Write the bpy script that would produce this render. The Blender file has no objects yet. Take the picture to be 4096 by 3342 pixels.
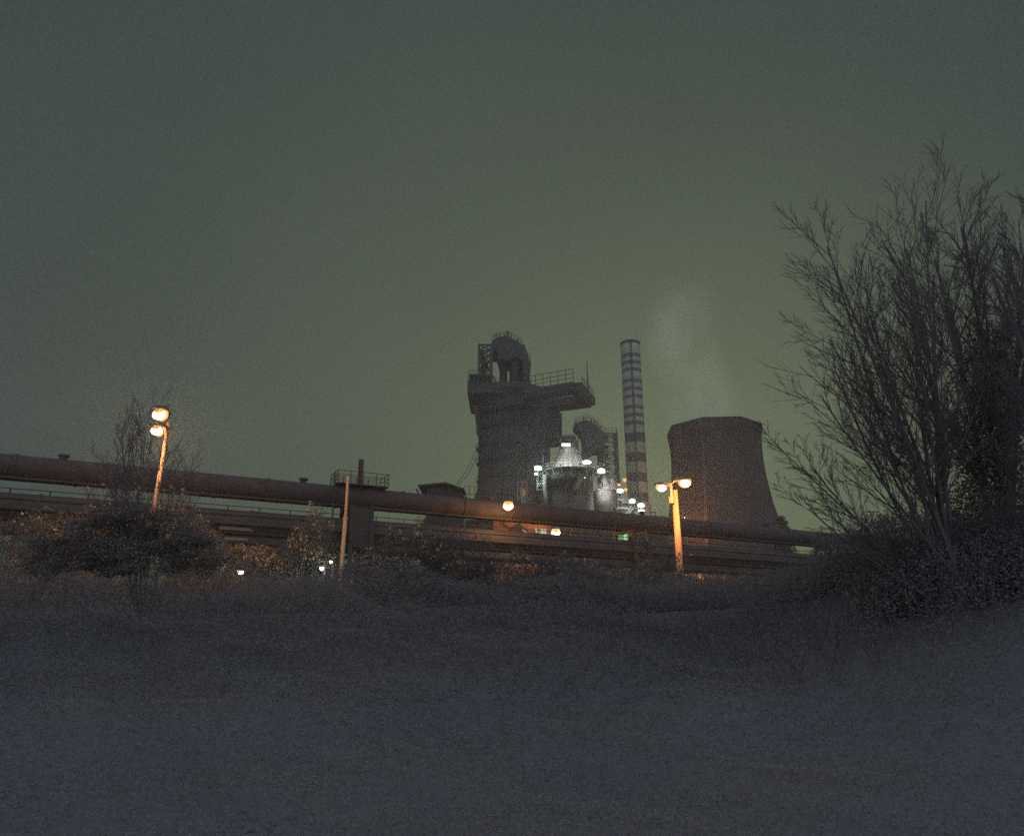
import bpy, math, random
import numpy as np
from mathutils import Vector, Matrix

random.seed(7)
rng = np.random.default_rng(11)
sc = bpy.context.scene
C = sc.collection
RAD = math.radians

# ------------------------------------------------------------------ camera
CAM_Z = 1.7
PITCH = RAD(17.1)
F4 = 2984.0                      # focal length in pixels of the 4096 wide photograph
cam = bpy.data.cameras.new("camera")
cam.sensor_fit = 'HORIZONTAL'
cam.sensor_width = 36.0
cam.lens = 36.0 * F4 / 4096.0
cam.clip_start = 0.05
cam.clip_end = 6000
cam_o = bpy.data.objects.new("camera", cam)
cam_o.location = (0, 0, CAM_Z)
cam_o.rotation_euler = (math.pi / 2 + PITCH, 0, 0)
C.objects.link(cam_o)
sc.camera = cam_o

# ------------------------------------------------------------------ sky
w = bpy.data.worlds.new("World")
sc.world = w
w.use_nodes = True
nt = w.node_tree
nt.nodes.clear()
N, L = nt.nodes, nt.links
out = N.new("ShaderNodeOutputWorld")
tc = N.new("ShaderNodeTexCoord")


def lobe(az, el, power, col):
    d = (math.sin(RAD(az)) * math.cos(RAD(el)), math.cos(RAD(az)) * math.cos(RAD(el)), math.sin(RAD(el)))
    dot = N.new("ShaderNodeVectorMath"); dot.operation = 'DOT_PRODUCT'
    L.new(tc.outputs["Generated"], dot.inputs[0]); dot.inputs[1].default_value = d
    mx = N.new("ShaderNodeMath"); mx.operation = 'MAXIMUM'; mx.inputs[1].default_value = 0.0
    L.new(dot.outputs["Value"], mx.inputs[0])
    pw = N.new("ShaderNodeMath"); pw.operation = 'POWER'; pw.inputs[1].default_value = power
    L.new(mx.outputs[0], pw.inputs[0])
    sc_ = N.new("ShaderNodeVectorMath"); sc_.operation = 'SCALE'; sc_.inputs[0].default_value = col
    L.new(pw.outputs[0], sc_.inputs["Scale"])
    return sc_.outputs[0]


def vadd(a, b):
    n = N.new("ShaderNodeVectorMath"); n.operation = 'ADD'
    L.new(a, n.inputs[0]); L.new(b, n.inputs[1])
    return n.outputs[0]


sky = N.new("ShaderNodeTexSky")
sky.sky_type = 'NISHITA'
sky.sun_disc = False
sky.sun_elevation = RAD(-4.0)
sky.sun_rotation = RAD(180.0)
skys = N.new("ShaderNodeVectorMath"); skys.operation = 'SCALE'; skys.inputs["Scale"].default_value = 0.05
L.new(sky.outputs[0], skys.inputs[0])
base = N.new("ShaderNodeRGB"); base.outputs[0].default_value = (0.0265, 0.0355, 0.0385, 1)
acc = vadd(base.outputs[0], skys.outputs[0])
acc = vadd(acc, lobe(-9, 15, 3.5, (0.030, 0.037, 0.018)))     # town glow on the low cloud
acc = vadd(acc, lobe(15, 2, 9.0, (0.094, 0.114, 0.034)))      # glow of the works on the horizon
cl = N.new("ShaderNodeTexNoise"); cl.inputs["Scale"].default_value = 2.2; cl.inputs["Detail"].default_value = 3
L.new(tc.outputs["Generated"], cl.inputs["Vector"])
clm = N.new("ShaderNodeMapRange"); clm.inputs["To Min"].default_value = 0.84; clm.inputs["To Max"].default_value = 1.16
L.new(cl.outputs["Fac"], clm.inputs["Value"])
skm = N.new("ShaderNodeVectorMath"); skm.operation = 'SCALE'
L.new(acc, skm.inputs[0]); L.new(clm.outputs[0], skm.inputs["Scale"])
bg = N.new("ShaderNodeBackground"); bg.inputs["Strength"].default_value = 1.0
L.new(skm.outputs[0], bg.inputs["Color"])
L.new(bg.outputs[0], out.inputs["Surface"])

# ------------------------------------------------------------------ added soft fill lamp from behind the camera, lifts the dark tones
sl = bpy.data.lights.new("fill_sun", 'SUN')
sl.energy = 2.5
sl.angle = RAD(150)
sl.color = (0.84, 0.90, 1.0)
so = bpy.data.objects.new("fill_sun", sl)
so.rotation_euler = (RAD(64), 0, RAD(8))
C.objects.link(so)

sc.view_settings.view_transform = 'Standard'
sc.view_settings.look = 'None'
sc.view_settings.exposure = 0.0
sc.view_settings.gamma = 1.0
sc.render.engine = 'CYCLES'
sc.cycles.use_denoising = False
sc.cycles.max_bounces = 5
sc.cycles.diffuse_bounces = 2
sc.cycles.glossy_bounces = 2
sc.cycles.transmission_bounces = 3
sc.cycles.volume_bounces = 0
sc.cycles.volume_step_rate = 2.0
sc.cycles.sample_clamp_indirect = 2.0
sc.cycles.sample_clamp_direct = 5.0
sc.cycles.use_light_tree = True
HAZE = 0.0006

# ------------------------------------------------------------------ helpers
cp, sp = math.cos(PITCH), math.sin(PITCH)


def ray(px, py):
    x, v = px - 2048.0, 1671.0 - py
    return Vector((x, F4 * cp - v * sp, F4 * sp + v * cp))


def P(px, py, Y):
    r = ray(px, py)
    t = Y / r.y
    return Vector((r.x * t, Y, CAM_Z + r.z * t))


def PZ(px, py, z):
    r = ray(px, py)
    t = (z - CAM_Z) / r.z
    return Vector((r.x * t, r.y * t, z))


def S(px, py, Y):
    return Y / ray(px, py).y


def sstep(a, b, x):
    t = np.clip((x - a) / (b - a), 0, 1)
    return t * t * (3 - 2 * t)


def ground_z(x, y):
    x = np.asarray(x, float); y = np.asarray(y, float)
    z = 3.0 * sstep(8, 34, y) + 1.7 * sstep(5, 13, x) * sstep(8, 16, y) * (1 - sstep(22, 34, y))
    z = z + (0.18 * np.sin(x * 0.45 + 1.3) * np.sin(y * 0.37) + 0.10 * np.sin(x * 1.1) * np.cos(y * 0.9 + x * 0.3)) * sstep(4, 12, y) * (1 - sstep(40, 70, y))
    return z


MATS = {}


def mat(name, col, col2=None, rough=0.8, scale=3.0, metallic=0.0, bump=0.15, trans=0.0, detail=6, coords="Object", spec=0.3):
    if name in MATS:
        return MATS[name]
    m = bpy.data.materials.new(name); m.use_nodes = True
    n, l = m.node_tree.nodes, m.node_tree.links
    bs = n["Principled BSDF"]
    bs.inputs["Roughness"].default_value = rough
    bs.inputs["Metallic"].default_value = metallic
    bs.inputs["Specular IOR Level"].default_value = spec
    t = n.new("ShaderNodeTexCoord")
    nz = n.new("ShaderNodeTexNoise"); nz.inputs["Scale"].default_value = scale; nz.inputs["Detail"].default_value = detail
    nz.inputs["Roughness"].default_value = 0.65
    l.new(t.outputs[coords], nz.inputs["Vector"])
    rp = n.new("ShaderNodeValToRGB")
    rp.color_ramp.elements[0].position = 0.32
    rp.color_ramp.elements[1].position = 0.68
    rp.color_ramp.elements[0].color = (*col, 1)
    rp.color_ramp.elements[1].color = (*(col2 or tuple(c * 0.7 for c in col)), 1)
    l.new(nz.outputs["Fac"], rp.inputs["Fac"])
    l.new(rp.outputs["Color"], bs.inputs["Base Color"])
    if bump:
        bp = n.new("ShaderNodeBump"); bp.inputs["Strength"].default_value = bump; bp.inputs["Distance"].default_value = 0.05
        l.new(nz.outputs["Fac"], bp.inputs["Height"]); l.new(bp.outputs["Normal"], bs.inputs["Normal"])
    if trans:
        tr = n.new("ShaderNodeBsdfTranslucent"); l.new(rp.outputs["Color"], tr.inputs["Color"])
        mx = n.new("ShaderNodeMixShader"); mx.inputs[0].default_value = trans
        l.new(bs.outputs[0], mx.inputs[1]); l.new(tr.outputs[0], mx.inputs[2])
        l.new(mx.outputs[0], n["Material Output"].inputs["Surface"])
    MATS[name] = m
    return m


def emit(name, col, s):
    if name in MATS:
        return MATS[name]
    m = bpy.data.materials.new(name); m.use_nodes = True
    n, l = m.node_tree.nodes, m.node_tree.links
    n.remove(n["Principled BSDF"])
    e = n.new("ShaderNodeEmission"); e.inputs["Color"].default_value = (*col, 1); e.inputs["Strength"].default_value = s
    l.new(e.outputs[0], n["Material Output"].inputs["Surface"])
    MATS[name] = m
    return m


SOD = (1.0, 0.43, 0.13)
WHT = (0.93, 1.0, 0.86)
M_GROUND = mat("earth", (0.087, 0.093, 0.107), (0.078, 0.084, 0.101), 1.0, 0.25, bump=0.3)
M_STEEL = mat("sooty steel", (0.022, 0.020, 0.022), (0.015, 0.0135, 0.015), 0.75, 0.6, bump=0.2)
M_FRAME = mat("dark painted steel", (0.021, 0.020, 0.022), (0.015, 0.014, 0.0155), 0.7, 1.5)
M_PIPE = mat("rusty gas main", (0.034, 0.032, 0.037), (0.019, 0.018, 0.022), 0.9, 0.8, bump=0.25)
M_PIPE2 = mat("weathered gas main", (0.034, 0.033, 0.037), (0.019, 0.019, 0.021), 0.8, 0.7, bump=0.25)
M_BRICK = mat("red brick", (0.16, 0.07, 0.05), (0.10, 0.045, 0.035), 0.9, 1.2)
M_TOWER = mat("weathered tower boards", (0.032, 0.019, 0.020), (0.020, 0.012, 0.013), 0.9, 0.35)
M_WHITE = mat("dirty white paint", (0.19, 0.20, 0.14), (0.14, 0.148, 0.105), 0.75, 0.35, bump=0.08)
M_BLUE = mat("faded blue paint", (0.040, 0.060, 0.080), (0.030, 0.043, 0.057), 0.75, 0.4, bump=0.08)
M_DGREY = mat("faded dark paint", (0.032, 0.038, 0.041), (0.022, 0.027, 0.028), 0.75, 0.4, bump=0.08)
M_ALU = mat("pale vessel plating", (0.13, 0.126, 0.118), (0.085, 0.084, 0.080), 0.55, 0.5, bump=0.1)
M_VESSEL = mat("grimy vessel steel", (0.036, 0.032, 0.030), (0.020, 0.018, 0.017), 0.7, 0.5)
M_GALV = mat("galvanised steel", (0.16, 0.17, 0.16), (0.10, 0.11, 0.105), 0.5, 4, 0.2)
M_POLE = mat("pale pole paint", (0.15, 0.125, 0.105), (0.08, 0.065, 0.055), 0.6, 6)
M_LIT_POLE = mat("orange lit pole", (0.42, 0.24, 0.125), (0.32, 0.18, 0.09), 0.7, 5)  # orange of the sodium light put into the pole and mast colour
M_CONC = mat("stained concrete", (0.13, 0.13, 0.12), (0.08, 0.08, 0.075), 0.9, 1.0)
M_SHED = mat("corrugated sheet", (0.20, 0.19, 0.17), (0.12, 0.10, 0.085), 0.6, 1.2)
M_GREEN = mat("pale green sheet", (0.16, 0.24, 0.17), (0.10, 0.16, 0.12), 0.6, 1.2)
M_BARK = mat("dark bark", (0.085, 0.078, 0.085), (0.06, 0.056, 0.06), 0.95, 9)
M_LEAF = mat("bramble leaf", (0.125, 0.128, 0.135), (0.105, 0.108, 0.118), 0.8, 0.15, bump=0, trans=0.35, coords="Object")
M_LEAF2 = mat("withered leaf", (0.095, 0.095, 0.100), (0.075, 0.075, 0.080), 0.8, 1.2, bump=0, trans=0.45)
M_LIT_LEAF = mat("lamplit leaf", (0.42, 0.33, 0.18), (0.28, 0.21, 0.11), 0.8, 2.0, bump=0, trans=0.4)  # pale yellow copy of the leaves, stands in for lamplight on them
M_GRASS = mat("dry grass", (0.135, 0.137, 0.150), (0.112, 0.115, 0.128), 0.9, 0.2, bump=0, trans=0.4)
M_TRAIL = mat("trailing ivy leaf", (0.165, 0.170, 0.185), (0.140, 0.146, 0.162), 0.9, 0.12, bump=0, trans=0.45)
M_IVY = mat("ivy leaf", (0.095, 0.095, 0.100), (0.075, 0.076, 0.080), 0.7, 0.8, bump=0, trans=0.2)
M_BLACK = mat("black lamp housing", (0.05, 0.05, 0.05), None, 0.5, 6)
E_SOD = emit("sodium lamp glass", (1.0, 0.42, 0.12), 1.5)
E_CORE = emit("sodium burner", (1.0, 0.72, 0.40), 14.0)  # added white core; with the orange bowl it imitates glare and halo
E_WHT = emit("white lamp glass", (1.0, 0.98, 0.88), 22.0)
E_TUBE = emit("fluorescent tube", (1.0, 0.97, 0.86), 5.0)


def setprops(o, label=None, cat=None, group=None, kind=None):
    if label: o["label"] = label
    if cat: o["category"] = cat
    if group: o["group"] = group
    if kind: o["kind"] = kind
    return o


def thing(name, loc, label, cat, group=None):
    o = bpy.data.objects.new(name, None)
    o.empty_display_size = 0.2
    o.location = loc
    C.objects.link(o)
    return setprops(o, label, cat, group)


def org(o):
    v = Vector((0, 0, 0))
    while o is not None:
        v += o.location
        o = o.parent
    return v


class MB:
    def __init__(self):
        self.v, self.f = [], []

    def add(self, vs, fs):
        b = len(self.v)
        self.v += [tuple(p) for p in vs]
        self.f += [tuple(i + b for i in q) for q in fs]
        return self

    def box(self, c, s, rz=0.0):
        c = Vector(c); ca, sa = math.cos(rz), math.sin(rz)
        vs = []
        for dz in (-.5, .5):
            for dx, dy in ((-.5, -.5), (.5, -.5), (.5, .5), (-.5, .5)):
                x, y = dx * s[0], dy * s[1]
                vs.append((c.x + x * ca - y * sa, c.y + x * sa + y * ca, c.z + dz * s[2]))
        return self.add(vs, [(3, 2, 1, 0), (4, 5, 6, 7), (0, 1, 5, 4), (1, 2, 6, 5), (2, 3, 7, 6), (3, 0, 4, 7)])

    def bar(self, a, b, wd, h=None):
        a, b = Vector(a), Vector(b)
        d = (b - a).normalized()
        up = Vector((0, 0, 1)) if abs(d.z) < 0.95 else Vector((0, 1, 0))
        x = d.cross(up).normalized() * wd / 2
        y = x.cross(d).normalized() * (h or wd) / 2
        vs = [p + q for p in (a, b) for q in (-x - y, x - y, x + y, -x + y)]
        return self.add(vs, [(3, 2, 1, 0), (4, 5, 6, 7), (0, 1, 5, 4), (1, 2, 6, 5), (2, 3, 7, 6), (3, 0, 4, 7)])

    def tube(self, a, b, r0, r1=None, n=12, caps=True):
        return self.path([a, b], [r0, r0 if r1 is None else r1], n, caps)

    def path(self, pts, rs, n=8, caps=True):
        pts = [Vector(p) for p in pts]
        vs, fs = [], []
        for i, p in enumerate(pts):
            d = (pts[min(i + 1, len(pts) - 1)] - pts[max(i - 1, 0)]).normalized()
            up = Vector((0, 0, 1)) if abs(d.z) < 0.9 else Vector((0, 1, 0))
            x = up.cross(d).normalized(); y = d.cross(x)
            for k in range(n):
                a = 2 * math.pi * k / n
                vs.append(p + (x * math.cos(a) + y * math.sin(a)) * rs[i])
        for i in range(len(pts) - 1):
            for k in range(n):
                a, b = i * n + k, i * n + (k + 1) % n
                fs.append((a, b, b + n, a + n))
        if caps:
            fs.append(tuple(reversed(range(n))))
            fs.append(tuple(range((len(pts) - 1) * n, len(pts) * n)))
        return self.add(vs, fs)

    def lathe(self, c, prof, n=24, a0=0.0, caps=(True, True)):
        c = Vector(c); vs, fs = [], []
        for r, z in prof:
            for k in range(n):
                a = a0 + 2 * math.pi * k / n
                vs.append((c.x + r * math.cos(a), c.y + r * math.sin(a), z))
        for i in range(len(prof) - 1):
            for k in range(n):
                a, b = i * n + k, i * n + (k + 1) % n
                fs.append((a, b, b + n, a + n))
        if caps[0]: fs.append(tuple(reversed(range(n))))
        if caps[1]: fs.append(tuple(range((len(prof) - 1) * n, len(prof) * n)))
        return self.add(vs, fs)

    def prism(self, pts, depth):
        n = len(pts); d = Vector(depth)
        pts = [Vector(p) for p in pts]
        vs = pts + [p + d for p in pts]
        fs = [tuple(range(n)), tuple(reversed(range(n, 2 * n)))]
        fs += [(i, i + n, (i + 1) % n + n, (i + 1) % n) for i in range(n)]
        return self.add(vs, fs)

    def build(self, name, m, parent=None, smooth=False, loc=None):
        o_ = org(parent) if parent is not None else Vector(loc or (0, 0, 0))
        me = bpy.data.meshes.new(name)
        me.from_pydata([(x - o_.x, y - o_.y, z - o_.z) for x, y, z in self.v], [], self.f)
        me.update()
        if smooth:
            me.polygons.foreach_set("use_smooth", [len(p.vertices) <= 4 for p in me.polygons])
        me.materials.append(m)
        o = bpy.data.objects.new(name, me)
        C.objects.link(o)
        if parent is not None:
            o.parent = parent
        else:
            o.location = o_
        return o


UNIT = {}


def unit(shape, m):
    k = (shape, m.name)
    if k not in UNIT:
        b = MB()
        if shape == 'box':
            b.box((0, 0, 0), (1, 1, 1))
        else:
            b.tube((0, 0, -.5), (0, 0, .5), 0.5, 0.5, 8)
        me = bpy.data.meshes.new(shape + " piece")
        me.from_pydata(b.v, [], b.f); me.materials.append(m)
        UNIT[k] = me
    return UNIT[k]


def piece(name, a, b, wd, m, parent, h=None, shape='box'):
    a, b = Vector(a), Vector(b)
    d = b - a
    o = bpy.data.objects.new(name, unit(shape, m))
    o.rotation_mode = 'QUATERNION'
    o.rotation_quaternion = d.to_track_quat('Z', 'Y')
    o.scale = (wd, h or wd, d.length)
    o.location = (a + b) / 2 - org(parent)
    o.parent = parent
    C.objects.link(o)
    return o


def railing(parent, pts, m, h=1.1, spacing=2.0, wd=0.07, rails=(1.0, 0.5), name="railing"):
    b = MB()
    pts = [Vector(p) for p in pts]
    posts = []
    for i in range(len(pts) - 1):
        a, c = pts[i], pts[i + 1]
        for r in rails:
            b.bar(a + Vector((0, 0, h * r)), c + Vector((0, 0, h * r)), wd * 0.8)
        k = max(1, int(round((c - a).length / spacing)))
        for j in range(k + (1 if i == len(pts) - 2 else 0)):
            posts.append(a.lerp(c, j / k))
    o = b.build(name, m, parent)
    for p in posts:
        piece("post", p - Vector((0, 0, 0.05)), p + Vector((0, 0, h)), wd, m, o)
    return o


def arr_mesh(name, verts, quads, m, parent=None, loc=(0, 0, 0)):
    """numpy verts (n,3), quads (k,4) -> one mesh object"""
    o_ = org(parent) if parent is not None else Vector(loc)
    me = bpy.data.meshes.new(name)
    v = np.asarray(verts, np.float32) - np.array(o_, np.float32)
    me.vertices.add(len(v)); me.vertices.foreach_set("co", v.ravel())
    q = np.asarray(quads, np.int32)
    k = q.shape[1]
    me.loops.add(q.size); me.loops.foreach_set("vertex_index", q.ravel())
    me.polygons.add(len(q))
    me.polygons.foreach_set("loop_start", np.arange(0, q.size, k, dtype=np.int32))
    me.polygons.foreach_set("loop_total", np.full(len(q), k, np.int32))
    me.update(calc_edges=True); me.validate()
    me.materials.append(m)
    o = bpy.data.objects.new(name, me)
    C.objects.link(o)
    if parent is not None: o.parent = parent
    else: o.location = o_
    return o


def leaf_arrays(pts, size, flat=0.0):
    """rhombic, slightly folded leaves (two triangles' worth of quad each) round the given points"""
    n = len(pts)
    d = rng.normal(size=(n, 3))
    if flat > 1: d[:, 2] *= .35
    d /= np.linalg.norm(d, axis=1, keepdims=True)
    u = rng.normal(size=(n, 3))
    u[:, 2] = u[:, 2] * .35 if flat > 1 else u[:, 2] + flat
    u -= d * (u * d).sum(1, keepdims=True); u /= np.linalg.norm(u, axis=1, keepdims=True)
    s = (size * rng.uniform(0.6, 1.4, n))[:, None]
    a = pts - d * s * 0.5
    b = pts + u * s * 0.32
    c = pts + d * s * 0.5
    e = pts - u * s * 0.32 + np.cross(d, u) * s * 0.15
    v = np.stack([a, b, c, e], 1).reshape(-1, 3)
    q = np.arange(4 * n).reshape(-1, 4)
    return v, q


def tubes_arrays(polys, n=3):
    """polys: list of (points (k,3), radii (k,)) -> verts, quads"""
    V, Q, b = [], [], 0
    ang = np.arange(n) * 2 * math.pi / n
    ca, sa = np.cos(ang), np.sin(ang)
    for p, r in polys:
        k = len(p)
        d = np.gradient(p, axis=0)
        d /= (np.linalg.norm(d, axis=1, keepdims=True) + 1e-9)
        ref = np.where(np.abs(d[:, 2:3]) < 0.9, np.array([[0, 0, 1.0]]), np.array([[0, 1.0, 0]]))
        x = np.cross(ref, d); x /= (np.linalg.norm(x, axis=1, keepdims=True) + 1e-9)
        y = np.cross(d, x)
        ring = p[:, None, :] + (x[:, None, :] * ca[None, :, None] + y[:, None, :] * sa[None, :, None]) * r[:, None, None]
        V.append(ring.reshape(-1, 3))
        i = np.arange(k - 1)[:, None] * n; j = np.arange(n)[None, :]; j2 = (j + 1) % n
        Q.append((np.stack([i + j, i + j2, i + n + j2, i + n + j], -1).reshape(-1, 4)) + b)
        b += k * n
    return np.concatenate(V), np.concatenate(Q)


# ------------------------------------------------------------------ ground
gx = np.concatenate([np.linspace(-420, -60, 16), np.linspace(-56, 56, 140), np.linspace(60, 420, 16)])
gy = np.concatenate([np.linspace(-200, -6, 10), np.linspace(-4, 60, 90), np.linspace(65, 430, 20)])
X, Yg = np.meshgrid(gx, gy)
Z = ground_z(X, Yg)
nx, ny = len(gx), len(gy)
idx = np.arange(nx * ny).reshape(ny, nx)
q = np.stack([idx[:-1, :-1], idx[:-1, 1:], idx[1:, 1:], idx[1:, :-1]], -1).reshape(-1, 4)
gr = arr_mesh("ground", np.stack([X, Yg, Z], -1).reshape(-1, 3), q, M_GROUND)
setprops(gr, "dark earth bank rising to the works", None, None, "structure")
GP = 3.0        # level of the works yard

# ------------------------------------------------------------------ gas mains on their trestle
UD = Vector((math.sin(RAD(62.7)), math.cos(RAD(62.7)), 0))
ND = Vector((UD.y, -UD.x, 0))           # towards the camera side
Q0 = -64.5 * ND
S0, S1 = -26.0, 175.0


def Lp(s, off, z):
    p = Q0 + UD * s + ND * off
    return Vector((p.x, p.y, z))


def gas_main(name, label, off, zc, r, m, seg, flange_every, bracket=False):
    t = thing(name, Lp(20, off, GP), label, "pipeline")
    n = int((S1 - S0) / seg)
    for i in range(n):
        a, b = S0 + i * seg, S0 + (i + 1) * seg
        MB().tube(Lp(a, off, zc), Lp(b, off, zc), r, r, 28, False).build("pipe_section", m, t, True)
        MB().tube(Lp(b - .09, off, zc), Lp(b + .09, off, zc), r + 0.075, None, 28).build("flange", m, t)
        if bracket and i % 3 == 0:
            c = a + seg * 0.5
            f = MB().lathe(Lp(c, off, 0), [(0.28, zc + r - .1), (0.28, zc + r + .22), (0.40, zc + r + .22), (0.40, zc + r + .34), (0.12, zc + r + .42)], 10)
            f.build("manhole", m, t)
    return t


up = gas_main("upper_gas_main", "large dark gas main, uppermost on the long pipe bridge", 0.0, 14.44, 0.89, M_PIPE, 6.0, 9, True)
low = gas_main("lower_gas_main", "thick dark gas main with a railed walkway, second from the top", 0.15, 11.45, 1.02, M_PIPE2, 5.0, 9)
thin = gas_main("thin_gas_main", "slimmer lowest gas main slung beneath the thick main with the walkway", 0.3, 9.93, 0.52, M_PIPE2, 6.0, 9)
# walkway behind the lower main
dk = MB()
dk.bar(Lp(S0, -1.55, 11.98), Lp(S1, -1.55, 11.98), 0.9, 0.08)
walk = dk.build("walkway_deck", M_FRAME, low)
railing(low, [Lp(s, -1.15, 12.03) for s in (S0, 20, 60, 100, 140, S1)], M_FRAME, 1.0, 2.6, 0.07)
for par, off, z, r_ in ((up, .55, 13.52, .10), (up, -.55, 13.62, .14), (low, 1.1, 11.95, .09), (low, 1.32, 11.2, .13), (low, .75, 10.55, .12), (thin, .95, 9.75, .08)):
    MB().tube(Lp(S0, off, z), Lp(S1, off, z), r_, None, 8).build("conduit", M_PIPE2, par)
    for s_ in np.arange(S0 + 2, S1, 5.0):
        piece("clip", Lp(s_, off, z - r_ * 1.3), Lp(s_, off, z + r_ * 1.3), .12, M_FRAME, par, r_ * 2.6)
# plates riveted to the mains
for nm, s, off, zz, ww, hh in (("marker_plate", 0, 1.165, 10.95, 3.1, 0.30),):
    pass
pl = MB(); a = Lp(1.2, 1.20, 10.74); b = Lp(3.6, 1.20, 10.74)
pl.bar(Lp(6.5, 1.01, 10.85), Lp(9.1, 1.01, 10.85), 0.06, 0.28)
pl.build("marker_plate", M_POLE, low)
pl = MB(); pl.bar(Lp(7.0, 0.85, 10.05), Lp(8.8, 0.85, 10.05), 0.05, 0.22); pl.build("marker_plate", M_POLE, thin)
pl = MB(); pl.bar(Lp(57.0, 0.85, 9.75), Lp(60.5, 0.85, 9.75), 0.05, 0.2); pl.build("marker_plate", M_POLE, thin)

for k, (s, lab) in enumerate(((-13, "steel pipe trestle behind the tall ivied shrub"), (17.9, "steel pipe trestle with a railed platform behind the lone pole"),
                              (47.7, "steel pipe trestle beside the twin headed sodium lamp"), (78.0, "steel pipe trestle at the gap of open sky beside the bare tree"),
                              (108, "steel pipe trestle hidden among the bare tree's branches"))):
    t = thing("pipe_trestle", Lp(s, 0, GP), lab, "trestle", "trestles carrying the gas mains")
    for ds in (-0.9, 0.9):
        for off in (-2.3, 1.9):
            zt = 15.6 if off < 0 else 13.1
            piece("leg", Lp(s + ds, off * 1.15, GP - 0.3), Lp(s + ds, off * 0.72, zt), 0.32, M_FRAME, t)
    for z in (5.5, 9.1, 12.35 - 1.9):
        for ds in (-0.9, 0.9):
            piece("crossbeam", Lp(s + ds, -2.5, z), Lp(s + ds, 2.0, z), 0.24, M_FRAME, t)
    for ds in (-0.9, 0.9):
        piece("brace", Lp(s + ds, -2.4, 5.6), Lp(s + ds, 1.8, 9.0), 0.14, M_FRAME, t)
        piece("brace", Lp(s + ds, 1.9, 5.6), Lp(s + ds, -2.2, 9.0), 0.14, M_FRAME, t)
        piece("saddle", Lp(s + ds, -1.6, 13.36), Lp(s + ds, 1.45, 13.36), 0.34, M_FRAME, t)
    if k == 1:
        d = MB(); d.bar(Lp(s - 2.2, -0.2, 15.42), Lp(s + 2.4, -0.2, 15.42), 2.6, 0.1)
        d.build("platform", M_FRAME, t)
        railing(t, [Lp(s - 2.2, 1.05, 15.45), Lp(s + 2.4, 1.05, 15.45), Lp(s + 2.4, -1.45, 15.45), Lp(s - 2.2, -1.45, 15.45), Lp(s - 2.2, 1.05, 15.45)], M_FRAME, 1.1, 1.1, 0.06, (1, .66, .33))
        v = MB(); v.tube(Lp(s + 0.05, 0.1, 9.0), Lp(s + .05, 0.1, 17.9), 0.24, 0.24, 10)
        v.build("vent_pipe", M_FRAME, t)
        v = MB(); v.box(Lp(s, 0.2, 11.6), (2.0, 2.6, 3.4), RAD(27.3)); v.build("valve_box", M_FRAME, t)
        d = MB()
        for o2 in (-.2, .2):
            d.bar(Lp(s - 2.5, 1.3 + o2, 9), Lp(s - 2.5, 1.3 + o2, 16.2), 0.06)
        for i in range(24):
            d.bar(Lp(s - 2.5, 1.1, 9 + i * .3), Lp(s - 2.5, 1.5, 9 + i * .3), 0.035)
        d.build("ladder", M_FRAME, t)


# ------------------------------------------------------------------ lamps
def point(parent, loc, power, col, rad=0.12):
    li = bpy.data.lights.new("lamp_light", 'POINT')
    li.energy = power; li.color = col; li.shadow_soft_size = rad
    o = bpy.data.objects.new("lamp_light", li)
    o.location = Vector(loc) - org(parent)
    o.parent = parent
    C.objects.link(o)
    return o


def lamp_head(parent, c, d, m_glass, size=0.42, tilt=0.0):
    """a street lantern: tapering hood over a bowl of glass; d = horizontal direction it points along"""
    d = Vector(d).normalized(); s = Vector((-d.y, d.x, 0))
    h = MB()
    prof = [(-1.0, .25, .10), (-0.55, .42, .26), (0.25, .50, .32), (0.85, .40, .20), (1.0, .22, .08)]
    vs, fs = [], []
    for u, wd, hh in prof:
        for sx, sz in ((-1, 0), (-0.75, hh), (0.75, hh), (1, 0)):
            vs.append(Vector(c) + (d * u + s * (sx * wd) + Vector((0, 0, sz + tilt * u))) * size)
    for i in range(len(prof) - 1):
        for k in range(4):
            a_, b_ = i * 4 + k, i * 4 + (k + 1) % 4
            fs.append((a_, b_, b_ + 4, a_ + 4))
    fs.append((3, 2, 1, 0)); e = (len(prof) - 1) * 4; fs.append((e, e + 1, e + 2, e + 3))
    hd = h.add(vs, fs).build("lamp_head", M_BLACK, parent)
    g = MB()
    g.v, g.f = [], []
    rows = [(0.05, 1.0), (-.20, 1.06), (-.42, .92), (-.60, .62), (-.70, .25)]
    n = 12; vs, fs = [], []
    for z, k in rows:
        for i in range(n):
            a_ = 2 * math.pi * i / n
            vs.append(Vector(c) + (d * (0.15 + .62 * k * math.cos(a_)) + s * (.42 * k * math.sin(a_)) + Vector((0, 0, z - .02 + tilt * 0.3))) * size)
    for r in range(len(rows) - 1):
        for i in range(n):
            a_, b_ = r * n + i, r * n + (i + 1) % n
            fs.append((a_, a_ + n, b_ + n, b_))
    fs.append(tuple(range(n))); fs.append(tuple(reversed(range((len(rows) - 1) * n, len(rows) * n))))
    g.add(vs, fs).build("lamp_glass", m_glass, hd, True)
    if m_glass is E_SOD:  # added glare shape bulging out of the bowl towards the camera
        e = MB(); n = 10; vs, fs = [], []
        c2 = Vector(c) + (d * .15 + Vector((0, -.30, -.36))) * size
        for j in range(7):
            th = math.pi * j / 6
            for i in range(n):
                a_ = 2 * math.pi * i / n
                vs.append(c2 + Vector((.48 * math.sin(th) * math.cos(a_), .32 * math.sin(th) * math.sin(a_), .36 * math.cos(th))) * size)
        for j in range(6):
            for i in range(n):
                a_, b_ = j * n + i, j * n + (i + 1) % n
                fs.append((a_, a_ + n, b_ + n, b_))
        e.add(vs, fs).build("glare_core", E_CORE, hd, True)
    return hd


def gz(x, y):
    return float(ground_z(x, y))


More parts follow.
